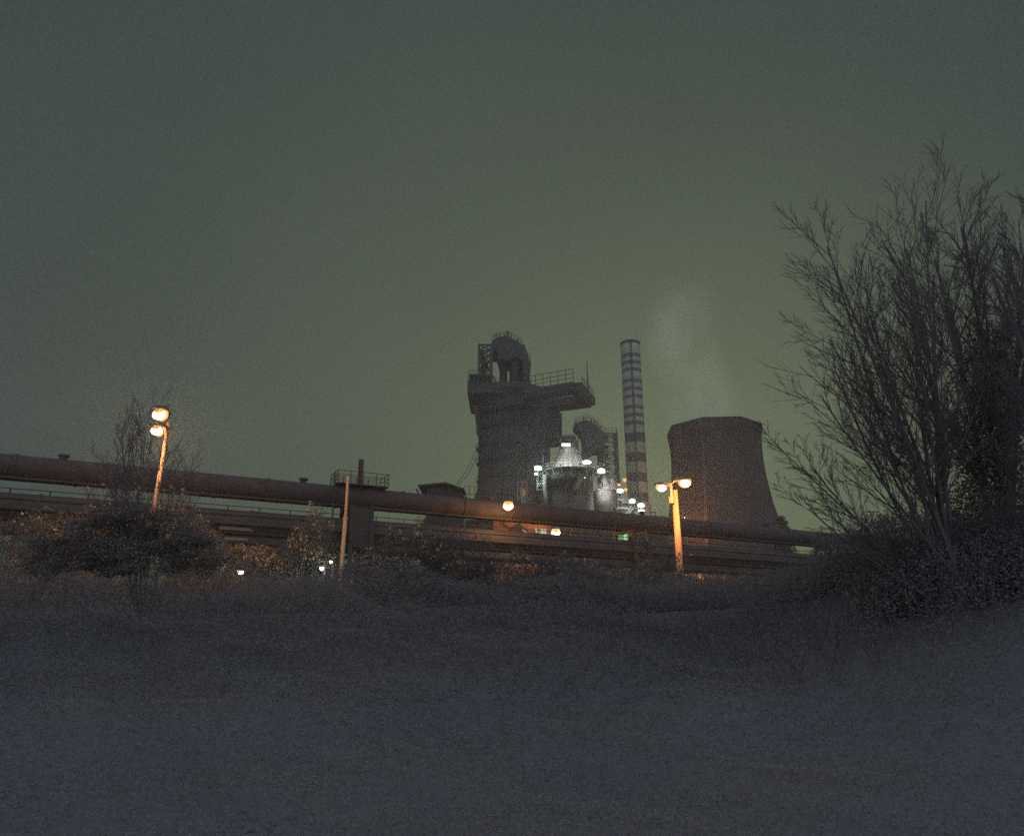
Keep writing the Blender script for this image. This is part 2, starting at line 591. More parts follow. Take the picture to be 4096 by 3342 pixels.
# left street lamp: tall leaning pole with two lanterns one above the other
p_top = P(674, 1690, 40.0); p_bot = P(612, 2060, 39.2)
dirp = (p_top - p_bot).normalized()
k = (p_bot.z - gz(p_bot.x, p_bot.y) + .2) / dirp.z
base = p_bot - dirp * k
t = thing("street_lamp", base, "leaning street lamp burning orange above the ivied shrub", "street lamp")
MB().path([base, p_bot, p_top], [0.15, 0.125, 0.085], 12).build("pole", M_POLE, t, True)
MB().path([p_top, p_top + Vector((0.12, -.25, .22)), p_top + Vector((.1, -.75, .28))], [0.05, .045, .04], 8).build("arm", M_POLE, t)
MB().path([p_top - dirp * .5, p_top + Vector((-.05, -.5, -.55))], [0.04, .04], 8).build("arm", M_POLE, t)
lamp_head(t, p_top + Vector((.1, -1.1, .30)), (0.1, -1, 0), E_SOD, 0.78)
lamp_head(t, p_top + Vector((.0, -.85, -.55)), (-0.1, -1, 0), E_SOD, 0.70)
point(t, p_top + Vector((.1, -1.1, -.35)), 1500, SOD)
point(t, p_top + Vector((-.1, -1.0, -1.25)), 3300, SOD)

# lone pole without a lantern
p_top = P(1392, 1904, 44.0); p_mid = P(1382, 2070, 44.0); p_bot = P(1366, 2250, 44.0)
dirp = (p_mid - p_bot).normalized()
k = (p_bot.z - gz(p_bot.x, p_bot.y) + .2) / dirp.z
base = p_bot - dirp * k
t = thing("lone_pole", base, "bare pole without a lamp standing orange lit before the trestle platform", "pole")
MB().path([base, p_bot, p_mid], [0.15, 0.13, 0.115], 12).build("lower_tube", M_LIT_POLE, t, True)
MB().path([p_mid - dirp * .05, p_mid + dirp * .18, p_top], [0.12, 0.085, 0.075], 12).build("upper_tube", M_LIT_POLE, t, True)
MB().tube(p_mid - dirp * .12, p_mid + dirp * .06, .135, None, 12).build("collar", M_LIT_POLE, t)

# right street lamp: thick mast with two lanterns
p_top = P(2698, 1960, 58.0); p_bot = P(2718, 2245, 58.0)
dirp = (p_top - p_bot).normalized()
k = (p_bot.z - gz(p_bot.x, p_bot.y) + .2) / dirp.z
base = p_bot - dirp * k
t = thing("street_lamp", base, "twin headed sodium lamp on a thick pale mast before the cooling tower", "street lamp")
MB().path([base, p_bot, p_top], [0.30, 0.27, 0.22], 14).build("mast", M_LIT_POLE, t, True)
neck = P(2684, 1935, 57.8)
MB().path([P(2688, 2010, 57.75), neck], [0.10, 0.09], 8).build("neck", M_POLE, t)
MB().tube(P(2688, 2012, 57.8), P(2686, 1985, 57.8), .2, None, 10).build("clamp", M_POLE, t)
hl = P(2658, 1942, 57.3); hr = P(2718, 1922, 57.3)
MB().path([neck, hl.lerp(neck, .4) + Vector((0, 0, .15)), hl], [.05, .05, .04], 8).build("arm", M_POLE, t)
MB().path([neck, hr.lerp(neck, .4) + Vector((0, 0, .15)), hr], [.05, .05, .04], 8).build("arm", M_POLE, t)
lamp_head(t, hl + Vector((-.2, -.1, 0)), (-1, -.5, 0), E_SOD, .72)
lamp_head(t, hr + Vector((.25, -.1, 0)), (1, -.6, 0), E_SOD, .82)
point(t, hl + Vector((-.2, -.35, -1.0)), 1900, SOD)
point(t, hr + Vector((.2, -.35, -1.05)), 2000, SOD)


def floodlight(label, c, anchor, power, col, glass, size=0.5, off=(0, -1.2, -.35), group=None, wide=1.0):
    size *= 1.75; power *= 1.6
    """a box floodlight on a bracket that reaches the structure at 'anchor'"""
    c = Vector(c); anchor = Vector(anchor)
    t = thing("floodlight", anchor, label, "floodlight", group)
    MB().path([anchor, anchor.lerp(c, .6) + Vector((0, 0, .1)), c], [.06, .06, .05], 6).build("bracket", M_GALV, t)
    b = MB()
    wv = size * wide
    b.prism([c + Vector((-wv * .7, .25, -.2 * size)), c + Vector((wv * .7, .25, -.2 * size)), c + Vector((wv * .7, .25, size * .7)), c + Vector((-wv * .7, .25, size * .7))], (0, .3, 0))
    hs = b.build("housing", M_BLACK, t)
    g = MB(); s = size
    n = 10
    vs = [c + Vector((wv * .62 * math.cos(2 * math.pi * i / n), .245, s * .25 + s * .42 * math.sin(2 * math.pi * i / n))) for i in range(n)]
    vs += [c + Vector((wv * .45 * math.cos(2 * math.pi * i / n), .245 - s * .42, s * .25 + s * .30 * math.sin(2 * math.pi * i / n))) for i in range(n)]
    fs = [(i, (i + 1) % n, (i + 1) % n + n, i + n) for i in range(n)] + [tuple(range(n, 2 * n)), tuple(reversed(range(n)))]
    g.add(vs, fs).build("lamp_glass", glass, hs, True)
    if power:
        point(t, c + Vector(off), power, col, .15)
    return t


# ------------------------------------------------------------------ blast furnace
def z1(x, y): return (1600 + x / 1.7356, 1250 + y / 1.7356)
def z2(x, y): return (2050 + x / 3.547, 1650 + y / 3.547)
def z3(x, y): return (2400 + x / 1.51, 1250 + y / 1.51)
def z4(x, y): return (2600 + x / 3.473, 1650 + y / 3.473)


YF = 205.0
def A(x, y, Y=YF): return P(*z1(x, y), Y)
def As(x, y, Y=YF): return S(*z1(x, y), Y) / 1.7356


fc = A(778, 900); cx = fc.x
fb = thing("blast_furnace", (cx, YF, GP), "tall black blast furnace with hooded top and cantilevered gallery", "blast furnace")
prof = []
for y, hw in ((1480, 268), (1300, 262), (1235, 243), (1100, 230), (850, 224), (700, 226), (640, 240), (600, 262), (572, 262)):
    prof.append((hw * As(778, y) * 1.0, A(778, y).z))
prof[0] = (prof[0][0], GP - .5)
MB().lathe((cx, YF, 0), prof, 20, 0.1).build("shell", M_STEEL, fb)
for i, y in enumerate((1180, 1060, 960, 840, 740)):
    z = A(778, y).z; r = 230 * As(778, y)
    o = MB().lathe((cx, YF, 0), [(r - 1, z), (r + .75, z), (r + .75, z + .2), (r - 1, z + .2)], 20, .1, (False, False)).build("deck_ring", M_FRAME, fb)
    pts = [(cx + (r + .9) * math.cos(a), YF + (r + .9) * math.sin(a), z + .2) for a in np.linspace(math.pi, 2 * math.pi, 9)]
    railing(fb, pts, M_FRAME, 1.1, 3.0, 0.09)
for ang in np.linspace(math.pi * 1.06, math.pi * 1.94, 9):
    r = 228 * As(778, 1000)
    z0, z_1 = GP, A(778, 620).z
    piece("rib", (cx + r * math.cos(ang), YF + r * math.sin(ang), z0), (cx + r * math.cos(ang), YF + r * math.sin(ang), z_1), 0.6, M_FRAME, fb)
# side stack on the right flank
MB().path([A(1002, 1500, 199), A(1004, 1100, 199), A(1006, 880, 199)], [1.55, 1.5, 1.45], 14).build("side_stack", M_STEEL, fb, True)
MB().path([A(985, 1500, 196), A(985, 900, 196)], [1.1, 1.1], 12).build("side_stack", M_STEEL, fb, True)
# top platform with overhang on the left
zt = A(700, 560).z
pl_l, pl_r = A(482, 600).x, A(905, 600).x
MB().prism([(pl_l, 195, zt - 3.2), (pl_r, 195, zt - 3.2), (pl_r, 195, zt), (pl_l, 195, zt)], (0, 20, 0)).build("top_platform", M_FRAME, fb)
MB().prism([(A(500, 600).x, 193.5, A(0, 520).z - .6), (A(640, 600).x, 193.5, A(0, 520).z - .6), (A(640, 600).x, 193.5, A(0, 520).z), (A(488, 600).x, 193.5, A(0, 520).z)], (0, 9, 0)).build("upper_deck", M_FRAME, fb)
railing(fb, [(A(486, 600).x, 193.6, A(0, 520).z), (A(640, 600).x, 193.6, A(0, 520).z)], M_FRAME, 1.2, 1.6, .1)
railing(fb, [(pl_l, 195.1, zt), (pl_r, 195.1, zt)], M_FRAME, 1.2, 2.0, .1)
railing(fb, [(pl_l, 195.1, zt), (pl_l, 214, zt)], M_FRAME, 1.2, 2.0, .1)
for x in (505, 530, 560, 590, 620):
    piece("strut", (A(x, 0).x, 194.5, zt - .2), (A(x + 8, 0).x, 194.5, A(0, 522).z), .35, M_FRAME, fb)
for x0, x_1 in ((505, 530), (530, 560), (560, 590), (590, 620)):
    piece("brace", (A(x0, 0).x, 194.5, zt), (A(x_1, 0).x, 194.5, A(0, 522).z), .22, M_FRAME, fb)
piece("strut", A(522, 640, 196), A(552, 870, 199), .7, M_FRAME, fb)
piece("strut", A(540, 640, 200), A(552, 760, 201), .5, M_FRAME, fb)
# lattice hoist frame on the left of the top
for Yl in (196.5, 203.5):
    for x, wd in ((546, .55), (632, .95)):
        piece("lattice_post", A(x - 3, 575, Yl), A(x + 3, 218 if Yl < 200 else 226, Yl), wd, M_FRAME, fb)
lv = [222, 262, 300, 340, 390, 440, 480, 520, 570]
for i, y in enumerate(lv):
    for Yl in (196.5, 203.5):
        piece("crossbeam", A(546, y, Yl), A(632, y + 2, Yl), .38, M_FRAME, fb)
    piece("crossbeam", A(546, y, 196.5), A(546, y, 196.5) + Vector((0, 7, 0)), .32, M_FRAME, fb)
    piece("crossbeam", A(632, y, 196.5), A(632, y, 196.5) + Vector((0, 7, 0)), .32, M_FRAME, fb)
    if i < len(lv) - 1:
        y2 = lv[i + 1]
        a_, b_ = (546, 632) if i % 2 else (632, 546)
        piece("brace", A(a_, y, 196.5), A(b_, y2, 196.5), .3, M_FRAME, fb)
        piece("brace", A(b_, y, 203.5), A(a_, y2, 203.5), .3, M_FRAME, fb)
for y0, y1_, xa, xb in ((365, 335, 560, 612), (410, 395, 556, 600), (470, 440, 562, 606), (300, 270, 556, 590)):
    MB().prism([A(xa, y0, 197.5), A(xb, y0, 197.5), A(xb - 6, y1_, 197.5), A(xa + 4, y1_, 197.5)], (0, 4, 0)).build("landing", M_FRAME, fb)
piece("stay", A(648, 440, 197), A(690, 560, 197), .4, M_FRAME, fb)
# uptakes and hood
MB().path([A(718, 575, 203), A(718, 350, 203), A(706, 262, 203), A(716, 200, 203)], [27 * As(718, 450)] * 2 + [30 * As(718, 300), 26 * As(718, 300)], 16).build("uptake", M_STEEL, fb, True)
MB().path([A(797, 575, 201), A(797, 300, 201), A(775, 215, 201)], [37 * As(790, 450)] * 2 + [36 * As(790, 300)], 16).build("uptake", M_STEEL, fb, True)
MB().path([A(860, 575, 205), A(864, 340, 205), A(835, 235, 205)], [34 * As(850, 450), 33 * As(850, 400), 34 * As(850, 300)], 16).build("uptake", M_STEEL, fb, True)
MB().prism([A(640, 262, 198), A(636, 196, 198), A(660, 178, 198), A(700, 166, 198), A(745, 160, 198), A(795, 186, 198), A(832, 206, 198), A(860, 272, 198), A(908, 342, 198), A(906, 372, 198), A(896, 410, 198),
            A(880, 470, 198), A(862, 470, 198), A(850, 330, 198), A(800, 300, 198), A(765, 330, 198), A(742, 330, 198), A(700, 320, 198), A(690, 340, 198), A(668, 262, 198)], (0, 9, 0)).build("hood", M_STEEL, fb)
MB().prism([A(640, 300, 199), A(662, 300, 199), A(664, 255, 199), A(640, 255, 199)], (0, 5, 0)).build("gantry_joint", M_FRAME, fb)
hood_pts = [A(636, 196, 198.2), A(660, 178, 198.2), A(700, 166, 198.2), A(745, 160, 198.2), A(795, 186, 198.2), A(832, 206, 198.2), A(860, 272, 198.2), A(908, 342, 198.2)]
railing(fb, hood_pts, M_FRAME, 1.5, 1.0, .11)
railing(fb, [p + Vector((0, 8.5, 0)) for p in hood_pts], M_FRAME, 1.5, 1.3, .11)
for x, y0, y1_ in ((742, 162, 128), (752, 164, 132), (724, 165, 142), (690, 170, 145), (668, 180, 150), (770, 175, 152), (818, 200, 178), (884, 310, 285)):
    piece("vent_pipe", A(x, y0, 200), A(x, y1_, 200), .35, M_FRAME, fb)
MB().prism([A(880, 350, 199), A(910, 345, 199), A(902, 440, 199), A(893, 560, 199), A(876, 560, 199)], (0, 3, 0)).build("downcomer", M_STEEL, fb)
# cantilevered gallery: a horizontal U of deck with rails, seen from below
H = 66.5
g1, g2 = PZ(*z1(890, 575), H), PZ(*z1(1222, 522), H)
g3, g4 = PZ(*z1(1305, 612), H), PZ(*z1(890, 668), H)
def beam(a, b, wv, nm="gallery_deck", hh=2.2):
    return MB().bar(a, b, wv, hh).build(nm, M_FRAME, fb)
beam(g1, g2, 4.2); beam(g2 + (g3 - g2) * -.08, g3 + (g3 - g2) * .12, 3.4); beam(g4, g3, 5.6)
beam(g1 + Vector((-4, 2, -.8)), g4 + Vector((2, 0, -.8)), 7.0)
piece("gallery_truss", g4 + Vector((0, 0, -3.4)), g3 + Vector((-4, 0, -.6)), 1.2, M_FRAME, fb)
up1 = Vector((0, 0, 1.05))
railing(fb, [g1 + up1 + Vector((0, -2, 0)), g2 + up1 + Vector((-.8, -2, 0))], M_FRAME, 3.6, 2.3, .16, (1, .62, .3))
railing(fb, [g2 + up1 + Vector((1.5, 0, 0)), g3 + up1 + Vector((1.6, 0, 0))], M_FRAME, 2.2, 1.5, .1, (1, .66, .33))
railing(fb, [g4 + up1 + Vector((0, 1.5, 0)), g3 + up1 + Vector((0, 1.5, 0))], M_FRAME, 2.2, 2.0, .12, (1, .66, .33))
railing(fb, [g4 + up1 + Vector((0, -2.2, 0)), g3 + up1 + Vector((0, -2.2, 0))], M_FRAME, 1.6, 2.2, .1, (1, .5))
MB().path([g3 + Vector((.2, 0, 0)), A(1297, 338, g3.y)], [.28, .10], 8).build("lightning_mast", M_FRAME, fb)
# lift house hanging on the right
MB().prism([A(880, 880, 197), A(1020, 872, 197), A(1112, 862, 197), A(1122, 850, 197), A(1124, 712, 197), A(1108, 690, 197), A(940, 640, 197), A(880, 600, 197)], (0, 11, 0)).build("lift_house", M_STEEL, fb)
for x in (930, 978, 1026, 1074, 1120):
    piece("rib", A(x, 868, 196.8), A(x, 700, 196.8), .35, M_FRAME, fb)
MB().prism([A(884, 1240, 196), A(1012, 1240, 196), A(1012, 880, 196), A(884, 880, 196)], (0, 8, 0)).build("lift_shaft", M_STEEL, fb)

# cables to the transfer tower
cb = [(A(553, 880, 199), A(388, 1195, 118)), (A(553, 935, 199), A(408, 1195, 116))]
for (a_, b_), lab in zip(cb, ("slack steel cable running higher up the furnace wall", "slack steel cable just below another, down to the roofed tower")):
    pts = [a_.lerp(b_, i / 8) - Vector((0, 0, 1.4 * math.sin(math.pi * i / 8))) for i in range(9)]
    o = MB().path(pts, [.07] * 9, 5).build("steel_cable", M_FRAME, None, False, a_)
    setprops(o, lab, "cable")

# ------------------------------------------------------------------ roofed transfer tower left of the furnace
YT = 115.0
def B1(x, y, Y=YT): return P(*z1(x, y), Y)
t = thing("transfer_tower", (B1(315, 1240).x, YT + 2, GP), "small dark tower with overhanging pitched roof between furnace and trestle platform", "tower")
a_, b_ = B1(185, 1240), B1(444, 1240)
MB().prism([(a_.x, YT, GP - .3), (b_.x, YT, GP - .3), (b_.x, YT, B1(444, 1245).z), (a_.x + (b_.x - a_.x) * .55, YT, B1(330, 1200).z), (a_.x, YT, B1(185, 1214).z)], (0, 7, 0)).build("wall", M_FRAME, t)
for i in range(8):
    xx = a_.x + (b_.x - a_.x) * (i + .5) / 8
    piece("wall_rib", (xx, YT - .05, GP), (xx, YT - .05, B1(0, 1246).z), .14, M_STEEL, t)
rp = [(B1(130, 1212).x, B1(130, 1214).z), (B1(320, 1196).x, B1(320, 1196).z), (B1(450, 1236).x, B1(450, 1240).z)]
for i in range(2):
    q0, q1 = rp[i], rp[i + 1]
    MB().prism([(q0[0], YT - .9, q0[1]), (q1[0], YT - .9, q1[1]), (q1[0], YT - .9, q1[1] + .28), (q0[0], YT - .9, q0[1] + .28)], (0, 8.6, 0)).build("roof_slope", M_STEEL, t)
piece("roof_strut", (B1(160, 0).x, YT - .3, B1(0, 1222).z), (B1(187, 0).x, YT - .1, B1(0, 1275).z), .22, M_FRAME, t)
railing(t, [(b_.x, YT, B1(0, 1310).z), (b_.x + 2.6, YT, B1(0, 1310).z)], M_FRAME, 2.4, .8, .08)
MB().prism([(b_.x, YT, B1(0, 1312).z), (b_.x + 2.7, YT, B1(0, 1312).z), (b_.x + 2.7, YT, B1(0, 1318).z), (b_.x, YT, B1(0, 1318).z)], (0, 3, 0)).build("landing", M_FRAME, t)

# ------------------------------------------------------------------ dust catcher vessel with lit cone
YV = 172.0
def V(x, y, Y=YV): return P(*z2(x, y), Y)
def Vs(x, y, Y=YV): return S(*z2(x, y), Y) / 3.547


vcx = V(805, 800).x
ve = thing("dust_catcher", (vcx, YV, GP), "big vessel with floodlit bell shaped cone and ring platform right of the furnace", "vessel")
def vz(y, Y=YV): return V(805, y, Y).z
cone = []
for y, hw in ((868, 292), (835, 282), (780, 255), (730, 226), (680, 198), (630, 172), (585, 150), (540, 134), (515, 128)):
    cone.append((hw * Vs(805, y), vz(y)))
MB().lathe((vcx, YV, 0), cone, 40, 0, (False, True)).build("cone", M_ALU, ve, True)
for i in range(12):
    a = math.pi * (1.04 + .92 * i / 11)
    MB().path([(vcx + (r + .05) * math.cos(a), YV + (r + .05) * math.sin(a), z) for r, z in cone], [.09] * len(cone), 5).build("cone_seam", M_ALU, ve)
zr = vz(862)
R0 = 335 * Vs(805, 862)
body = [(R0 * .98, zr - .2), (R0 * 1.0, zr - 3.0), (R0 * .97, vz(1000)), (R0 * .95, vz(1250)), (R0 * .80, vz(1420)), (R0 * .5, GP)]
MB().lathe((vcx, YV, 0), body, 40, 0).build("body", M_VESSEL, ve, True)
Rp = R0 + 2.0
MB().lathe((vcx, YV, 0), [(R0 - .3, zr - .25), (Rp, zr - .25), (Rp, zr), (R0 - .3, zr)], 40, 0, (False, False)).build("ring_platform", M_FRAME, ve)
railing(ve, [(vcx + (Rp - .1) * math.cos(a), YV + (Rp - .1) * math.sin(a), zr) for a in np.linspace(math.pi * .92, math.pi * 2.08, 15)], M_GALV, 1.25, 2.2, .09)
for a in np.linspace(math.pi * 1.0, math.pi * 2.0, 11):
    c_, s_ = math.cos(a), math.sin(a)
    piece("platform_bracket", (vcx + R0 * .99 * c_, YV + R0 * .99 * s_, zr - 2.0), (vcx + Rp * .98 * c_, YV + Rp * .98 * s_, zr - .2), .16, M_GALV, ve)
# crown drum with deck and rails
rd = 128 * Vs(805, 500)
zc = vz(515)
MB().lathe((vcx, YV, 0), [(rd, zc - .1), (rd, zc + 1.4), (rd * .8, zc + 2.1), (rd * .8, zc + 3.0)], 24).build("crown_drum", M_VESSEL, ve)
MB().lathe((vcx, YV, 0), [(rd * .7, zc + 1.5), (rd * 1.12, zc + 1.5), (rd * 1.12, zc + 1.7), (rd * .7, zc + 1.7)], 24, 0, (False, False)).build("crown_deck", M_FRAME, ve)
railing(ve, [(vcx + rd * 1.1 * math.cos(a), YV + rd * 1.1 * math.sin(a), zc + 1.7) for a in np.linspace(math.pi * .9, math.pi * 2.1, 11)], M_FRAME, 1.4, 1.4, .09)
for x in (668, 930):
    piece("crown_post", V(x, 600), V(x, 420), .16, M_FRAME, ve)
piece("crown_mast", V(812, 420), V(812, 362), .12, M_FRAME, ve)
for x, y in ((690, 560), (700, 590), (905, 560)):
    MB().lathe((V(x, y).x, YV - rd * .8, 0), [(.5, vz(y + 25)), (.7, vz(y)), (.35, vz(y - 25))], 10).build("valve", M_VESSEL, ve)
# downpipes on the flanks
MB().path([V(462, 880, 168), V(455, 1020, 168), V(470, 1200, 168), V(470, 1320, 168)], [.5] * 4, 10).build("downpipe", M_ALU, ve, True)
MB().path([V(950, 905, 165.5), V(955, 960, 165.5), V(905, 1060, 165.5), V(890, 1150, 165.5)], [.6, .6, .55, .55], 10).build("downpipe", M_FRAME, ve, True)
MB().path([V(1018, 900, 165.5), V(1018, 1110, 165.5)], [.16] * 2, 8).build("downpipe", M_FRAME, ve, True)
# outrigger landing on the left with ladder
MB().prism([V(340, 1000, 168), V(455, 992, 168), V(455, 1006, 168), V(340, 1012, 168)], (0, 3, 0)).build("side_landing", M_GALV, ve)
MB().prism([V(362, 1088, 168), V(440, 1082, 168), V(440, 1092, 168), V(362, 1098, 168)], (0, 3, 0)).build("side_landing", M_GALV, ve)
for x in (346, 362, 438):
    piece("landing_post", V(x, 1092, 168.1), V(x, 870, 168.1), .11, M_GALV, ve)
MB().path([V(362, 985, 168), V(364, 905, 168), V(390, 865, 168), V(435, 845, 168)], [.07] * 4, 6).build("hoop_rail", M_GALV, ve)
piece("side_mast", V(432, 1000, 168), V(434, 605, 168), .1, M_GALV, ve)
for y in (1035, 965):
    piece("landing_rail", V(346, y, 168.1), V(438, y - 3, 168.1), .08, M_GALV, ve)
# fluorescent strip on the crown
t = thing("strip_light", V(760, 500, YV - rd * 1.1), "fluorescent strip light glowing on the vessel's crown railing", "light")
MB().prism([V(698, 468, YV - rd * 1.2), V(822, 468, YV - rd * 1.2), V(822, 436, YV - rd * 1.2), V(698, 436, YV - rd * 1.2)], (0, .25, 0)).build("housing", M_BLACK, t)
MB().tube(V(702, 456, YV - rd * 1.25), V(816, 456, YV - rd * 1.25), .32, None, 10).build("tube", E_TUBE, t, True)
piece("bracket", V(760, 468, YV - rd * 1.15), V(760, 505, YV - rd * 1.1), .12, M_FRAME, t)
point(t, V(760, 480, YV - rd * 1.6), 90, WHT, .3)

FL = "white floodlights on the vessel platforms"
yf = YV - Rp - .3
floodlight("white floodlight on the mast at the vessel's left side landing", V(362, 800, 166.5), V(346, 880, 168.1), 1500, (.8, 1, .93), E_WHT, .75, (0, -.8, -.6))
floodlight("small white lamp just under the floodlight on the vessel's side landing", V(338, 872, 166.8), V(346, 905, 168.1), 150, WHT, E_WHT, .35)
floodlight("pair lamp shining down on the right flank of the vessel's white cone", V(1055, 715, 163.5), V(1048, 850, 164), 0, WHT, E_WHT, .6, (0, -.5, -.4), None, 1.6)
floodlight("small lamp left of the pair lamp by the vessel's white cone", V(1020, 712, 163.8), V(1048, 800, 164), 0, WHT, E_WHT, .36)
floodlight("brightest white floodlight between the two cone topped vessels", V(1262, 840, 161.5), V(1200, 900, 165), 900, WHT, E_WHT, .75, (0, -.9, -.6))
# lamps washing the cone, on the ring platform
for i, (x, lab) in enumerate(((640, "low lamp on the ring platform washing the cone's left half"), (900, "low lamp on the ring platform washing the cone's right half"))):
    c_ = Vector((V(x, 0).x, YV - math.sqrt(max(Rp ** 2 - (V(x, 0).x - vcx) ** 2, 0)) + .6, zr + .55))
    t = thing("cone_washer_lamp", c_ - Vector((0, 0, .55)), lab, "lamp", "lamps washing the white cone")
    piece("stand", c_ - Vector((0, 0, .6)), c_ - Vector((0, 0, .12)), .12, M_FRAME, t)
    MB().box(c_ - Vector((0, .12, 0)), (.5, .1, .3)).build("housing", M_BLACK, t)
    MB().box(c_ - Vector((0, .05, 0)), (.42, .05, .24)).build("lamp_glass", E_TUBE, t)
    point(t, c_ + Vector((0, .55, .1)), 3400, (0.95, 1.0, .90), .2)
t = thing("work_lamp", V(1025, 905, 163.5), "work lamp under the ring platform lighting the vessel's pale flank", "lamp")
MB().box(V(1025, 915, 163.5), (.4, .4, .25)).build("housing", M_BLACK, t)
MB().box(V(1025, 921, 163.5), (.3, .3, .06)).build("lamp_glass", E_TUBE, t)
point(t, V(1035, 960, 162.8), 160, (1.0, .93, .8), .2)

# ------------------------------------------------------------------ second, smaller vessel
YW = 186.0
def W(x, y, Y=YW): return P(*z2(x, y), Y)
wcx = W(1310, 1000).x
sv = thing("smaller_vessel", (wcx, YW, GP), "smaller vessel with brilliantly lit white cone, half hidden behind the big one", "vessel")
ws = S(*z2(1310, 1000), YW) / 3.547
def wz(y): return W(1310, y).z
wc = [(150 * ws, wz(1125)), (125 * ws, wz(1090)), (70 * ws, wz(1000)), (26 * ws, wz(915)), (24 * ws, wz(880))]
MB().lathe((wcx, YW, 0), wc, 32, 0).build("cone", M_ALU, sv, True)
MB().lathe((wcx, YW, 0), [(165 * ws, wz(1128)), (172 * ws, wz(1180)), (170 * ws, wz(1350)), (120 * ws, wz(1480)), (60 * ws, GP)], 32).build("body", M_VESSEL, sv, True)
rw = 185 * ws
MB().lathe((wcx, YW, 0), [(150 * ws, wz(1132)), (rw, wz(1132)), (rw, wz(1126)), (150 * ws, wz(1126))], 32, 0, (False, False)).build("ring_platform", M_FRAME, sv)
railing(sv, [(wcx + rw * math.cos(a), YW + rw * math.sin(a), wz(1126)) for a in np.linspace(math.pi * .95, math.pi * 2.05, 11)], M_GALV, 1.2, 1.8, .08)
MB().lathe((W(1368, 0).x, YW - 3, 0), [(45 * ws, wz(1010)), (45 * ws, wz(975)), (38 * ws, wz(960))], 16).build("gas_seal_drum", M_VESSEL, sv)
piece("seal_drum_stand", (W(1368, 0).x, YW - 3, wz(1010)), (W(1368, 0).x, YW - 3, wz(1127)), .9, M_VESSEL, sv)
piece("frame_bar", W(1275, 980, 180), W(1275, 1065, 180), .22, M_FRAME, sv)
piece("frame_bar", W(1215, 1065, 180), W(1275, 1062, 180), .22, M_FRAME, sv)
t = thing("cone_washer_lamp", W(1285, 1125, YW - rw + .3), "low lamp at the foot of the smaller vessel's brilliant cone", "lamp", "lamps washing the white cone")
MB().box(W(1285, 1118, YW - rw + .3), (.6, .2, .35)).build("housing", M_BLACK, t)
MB().box(W(1285, 1113, YW - rw + .45), (.5, .06, .2)).build("lamp_glass", E_TUBE, t)
point(t, W(1290, 1080, YW - rw - 1.2), 5500, (1.0, .99, .93), .25)
floodlight("white floodlight at the right end of the smaller vessel's platform", W(1530, 1120, 178), W(1470, 1150, 181), 500, WHT, E_WHT, .7)
floodlight("orange lamp highest of the cluster before the chimney", W(1595, 965, 180), W(1575, 1040, 184), 120, SOD, E_SOD, .6, wide=.7)
floodlight("orange lamp lowest of the cluster before the chimney", W(1608, 1100, 180), W(1590, 1140, 184), 120, SOD, E_SOD, .55, wide=.7)
floodlight("dim orange lamp left in the cluster before the chimney", W(1515, 1030, 182), W(1520, 1100, 184), 60, SOD, E_SOD, .45, wide=.8)

# plant gantry between vessel and chimney
gt = thing("lamp_gantry", (W(1560, 1400, 184).x, 184, GP), "floodlit steel gantry with sloping stair at the chimney's foot", "gantry")
for x in (1500, 1590, 1660, 1760, 1880):
    piece("post", (W(x, 0, 184).x, 184, GP), (W(x, 0, 184).x, 184, W(x, {1500: 1090, 1590: 960, 1660: 1190, 1760: 1230, 1880: 1300}[x], 184).z), .3, M_FRAME, gt)
for x0, y0, x_1, y1_, wv in ((1500, 1110, 1600, 1120, .3), (1500, 1230, 1670, 1255, .35), (1560, 1270, 1770, 1290, .35), (1490, 1350, 1660, 1362, .5), (1660, 1330, 1890, 1390, .35), (1740, 1460, 1880, 1470, .5), (1480, 1240, 1560, 1170, .2), (1490, 1310, 1590, 1240, .2), (1600, 1440, 1680, 1350, .35), (1640, 1440, 1720, 1350, .35)):
    piece("beam", W(x0, y0, 183), W(x_1, y1_, 183), wv, M_GALV if wv > .3 else M_FRAME, gt)
railing(gt, [W(1560, 1262, 182.6), W(1770, 1286, 182.6)], M_GALV, 1.3, 1.2, .1)
railing(gt, [W(1660, 1328, 182.6), W(1885, 1388, 182.6)], M_GALV, 1.3, 1.2, .1)
MB().prism([W(1560, 1262, 182), W(1770, 1286, 182), W(1770, 1296, 182), W(1560, 1272, 182)], (0, 3, 0)).build("walkway", M_GALV, gt)
MB().prism([W(1730, 1400, 183.5), W(1890, 1410, 183.5), W(1890, 1475, 183.5), W(1730, 1468, 183.5)], (0, 2, 0)).build("machinery_screen", M_ALU, gt)
t = thing("fan_house", (W(1560, 1400, 181).x, 181, GP), "little pale corrugated fan house under the gantry lamps", "shed")
for i in range(7):
    x0 = 1497 + i * 17
    MB().prism([W(x0, 1460, 181), W(x0 + 15, 1460, 181), W(x0 + 17, 1362, 181), W(x0 + 3, 1362, 181)], (0, 3, 0)).build("wall_panel", M_SHED, t)
MB().prism([W(1490, 1364, 180.4), W(1650, 1372, 180.4), W(1650, 1360, 180.4), W(1490, 1350, 180.4)], (0, 4, 0)).build("roof", M_GALV, t)
piece("foundation", (W(1560, 0, 182).x, 182.5, GP - .2), (W(1560, 0, 182).x, 182.5, W(1560, 1461, 181).z), 6, M_CONC, t, 2.6)
floodlight("white floodlight on the gantry walkway above the fan house", W(1700, 1268, 181), W(1690, 1290, 182.6), 500, WHT, E_WHT, .7)
floodlight("upper of two white floodlights at the chimney's foot", W(1828, 1330, 181), W(1815, 1370, 182.6), 450, WHT, E_WHT, .75)
floodlight("lower of two white floodlights at the chimney's foot", W(1832, 1420, 181), W(1850, 1465, 182.6), 450, WHT, E_WHT, .75)

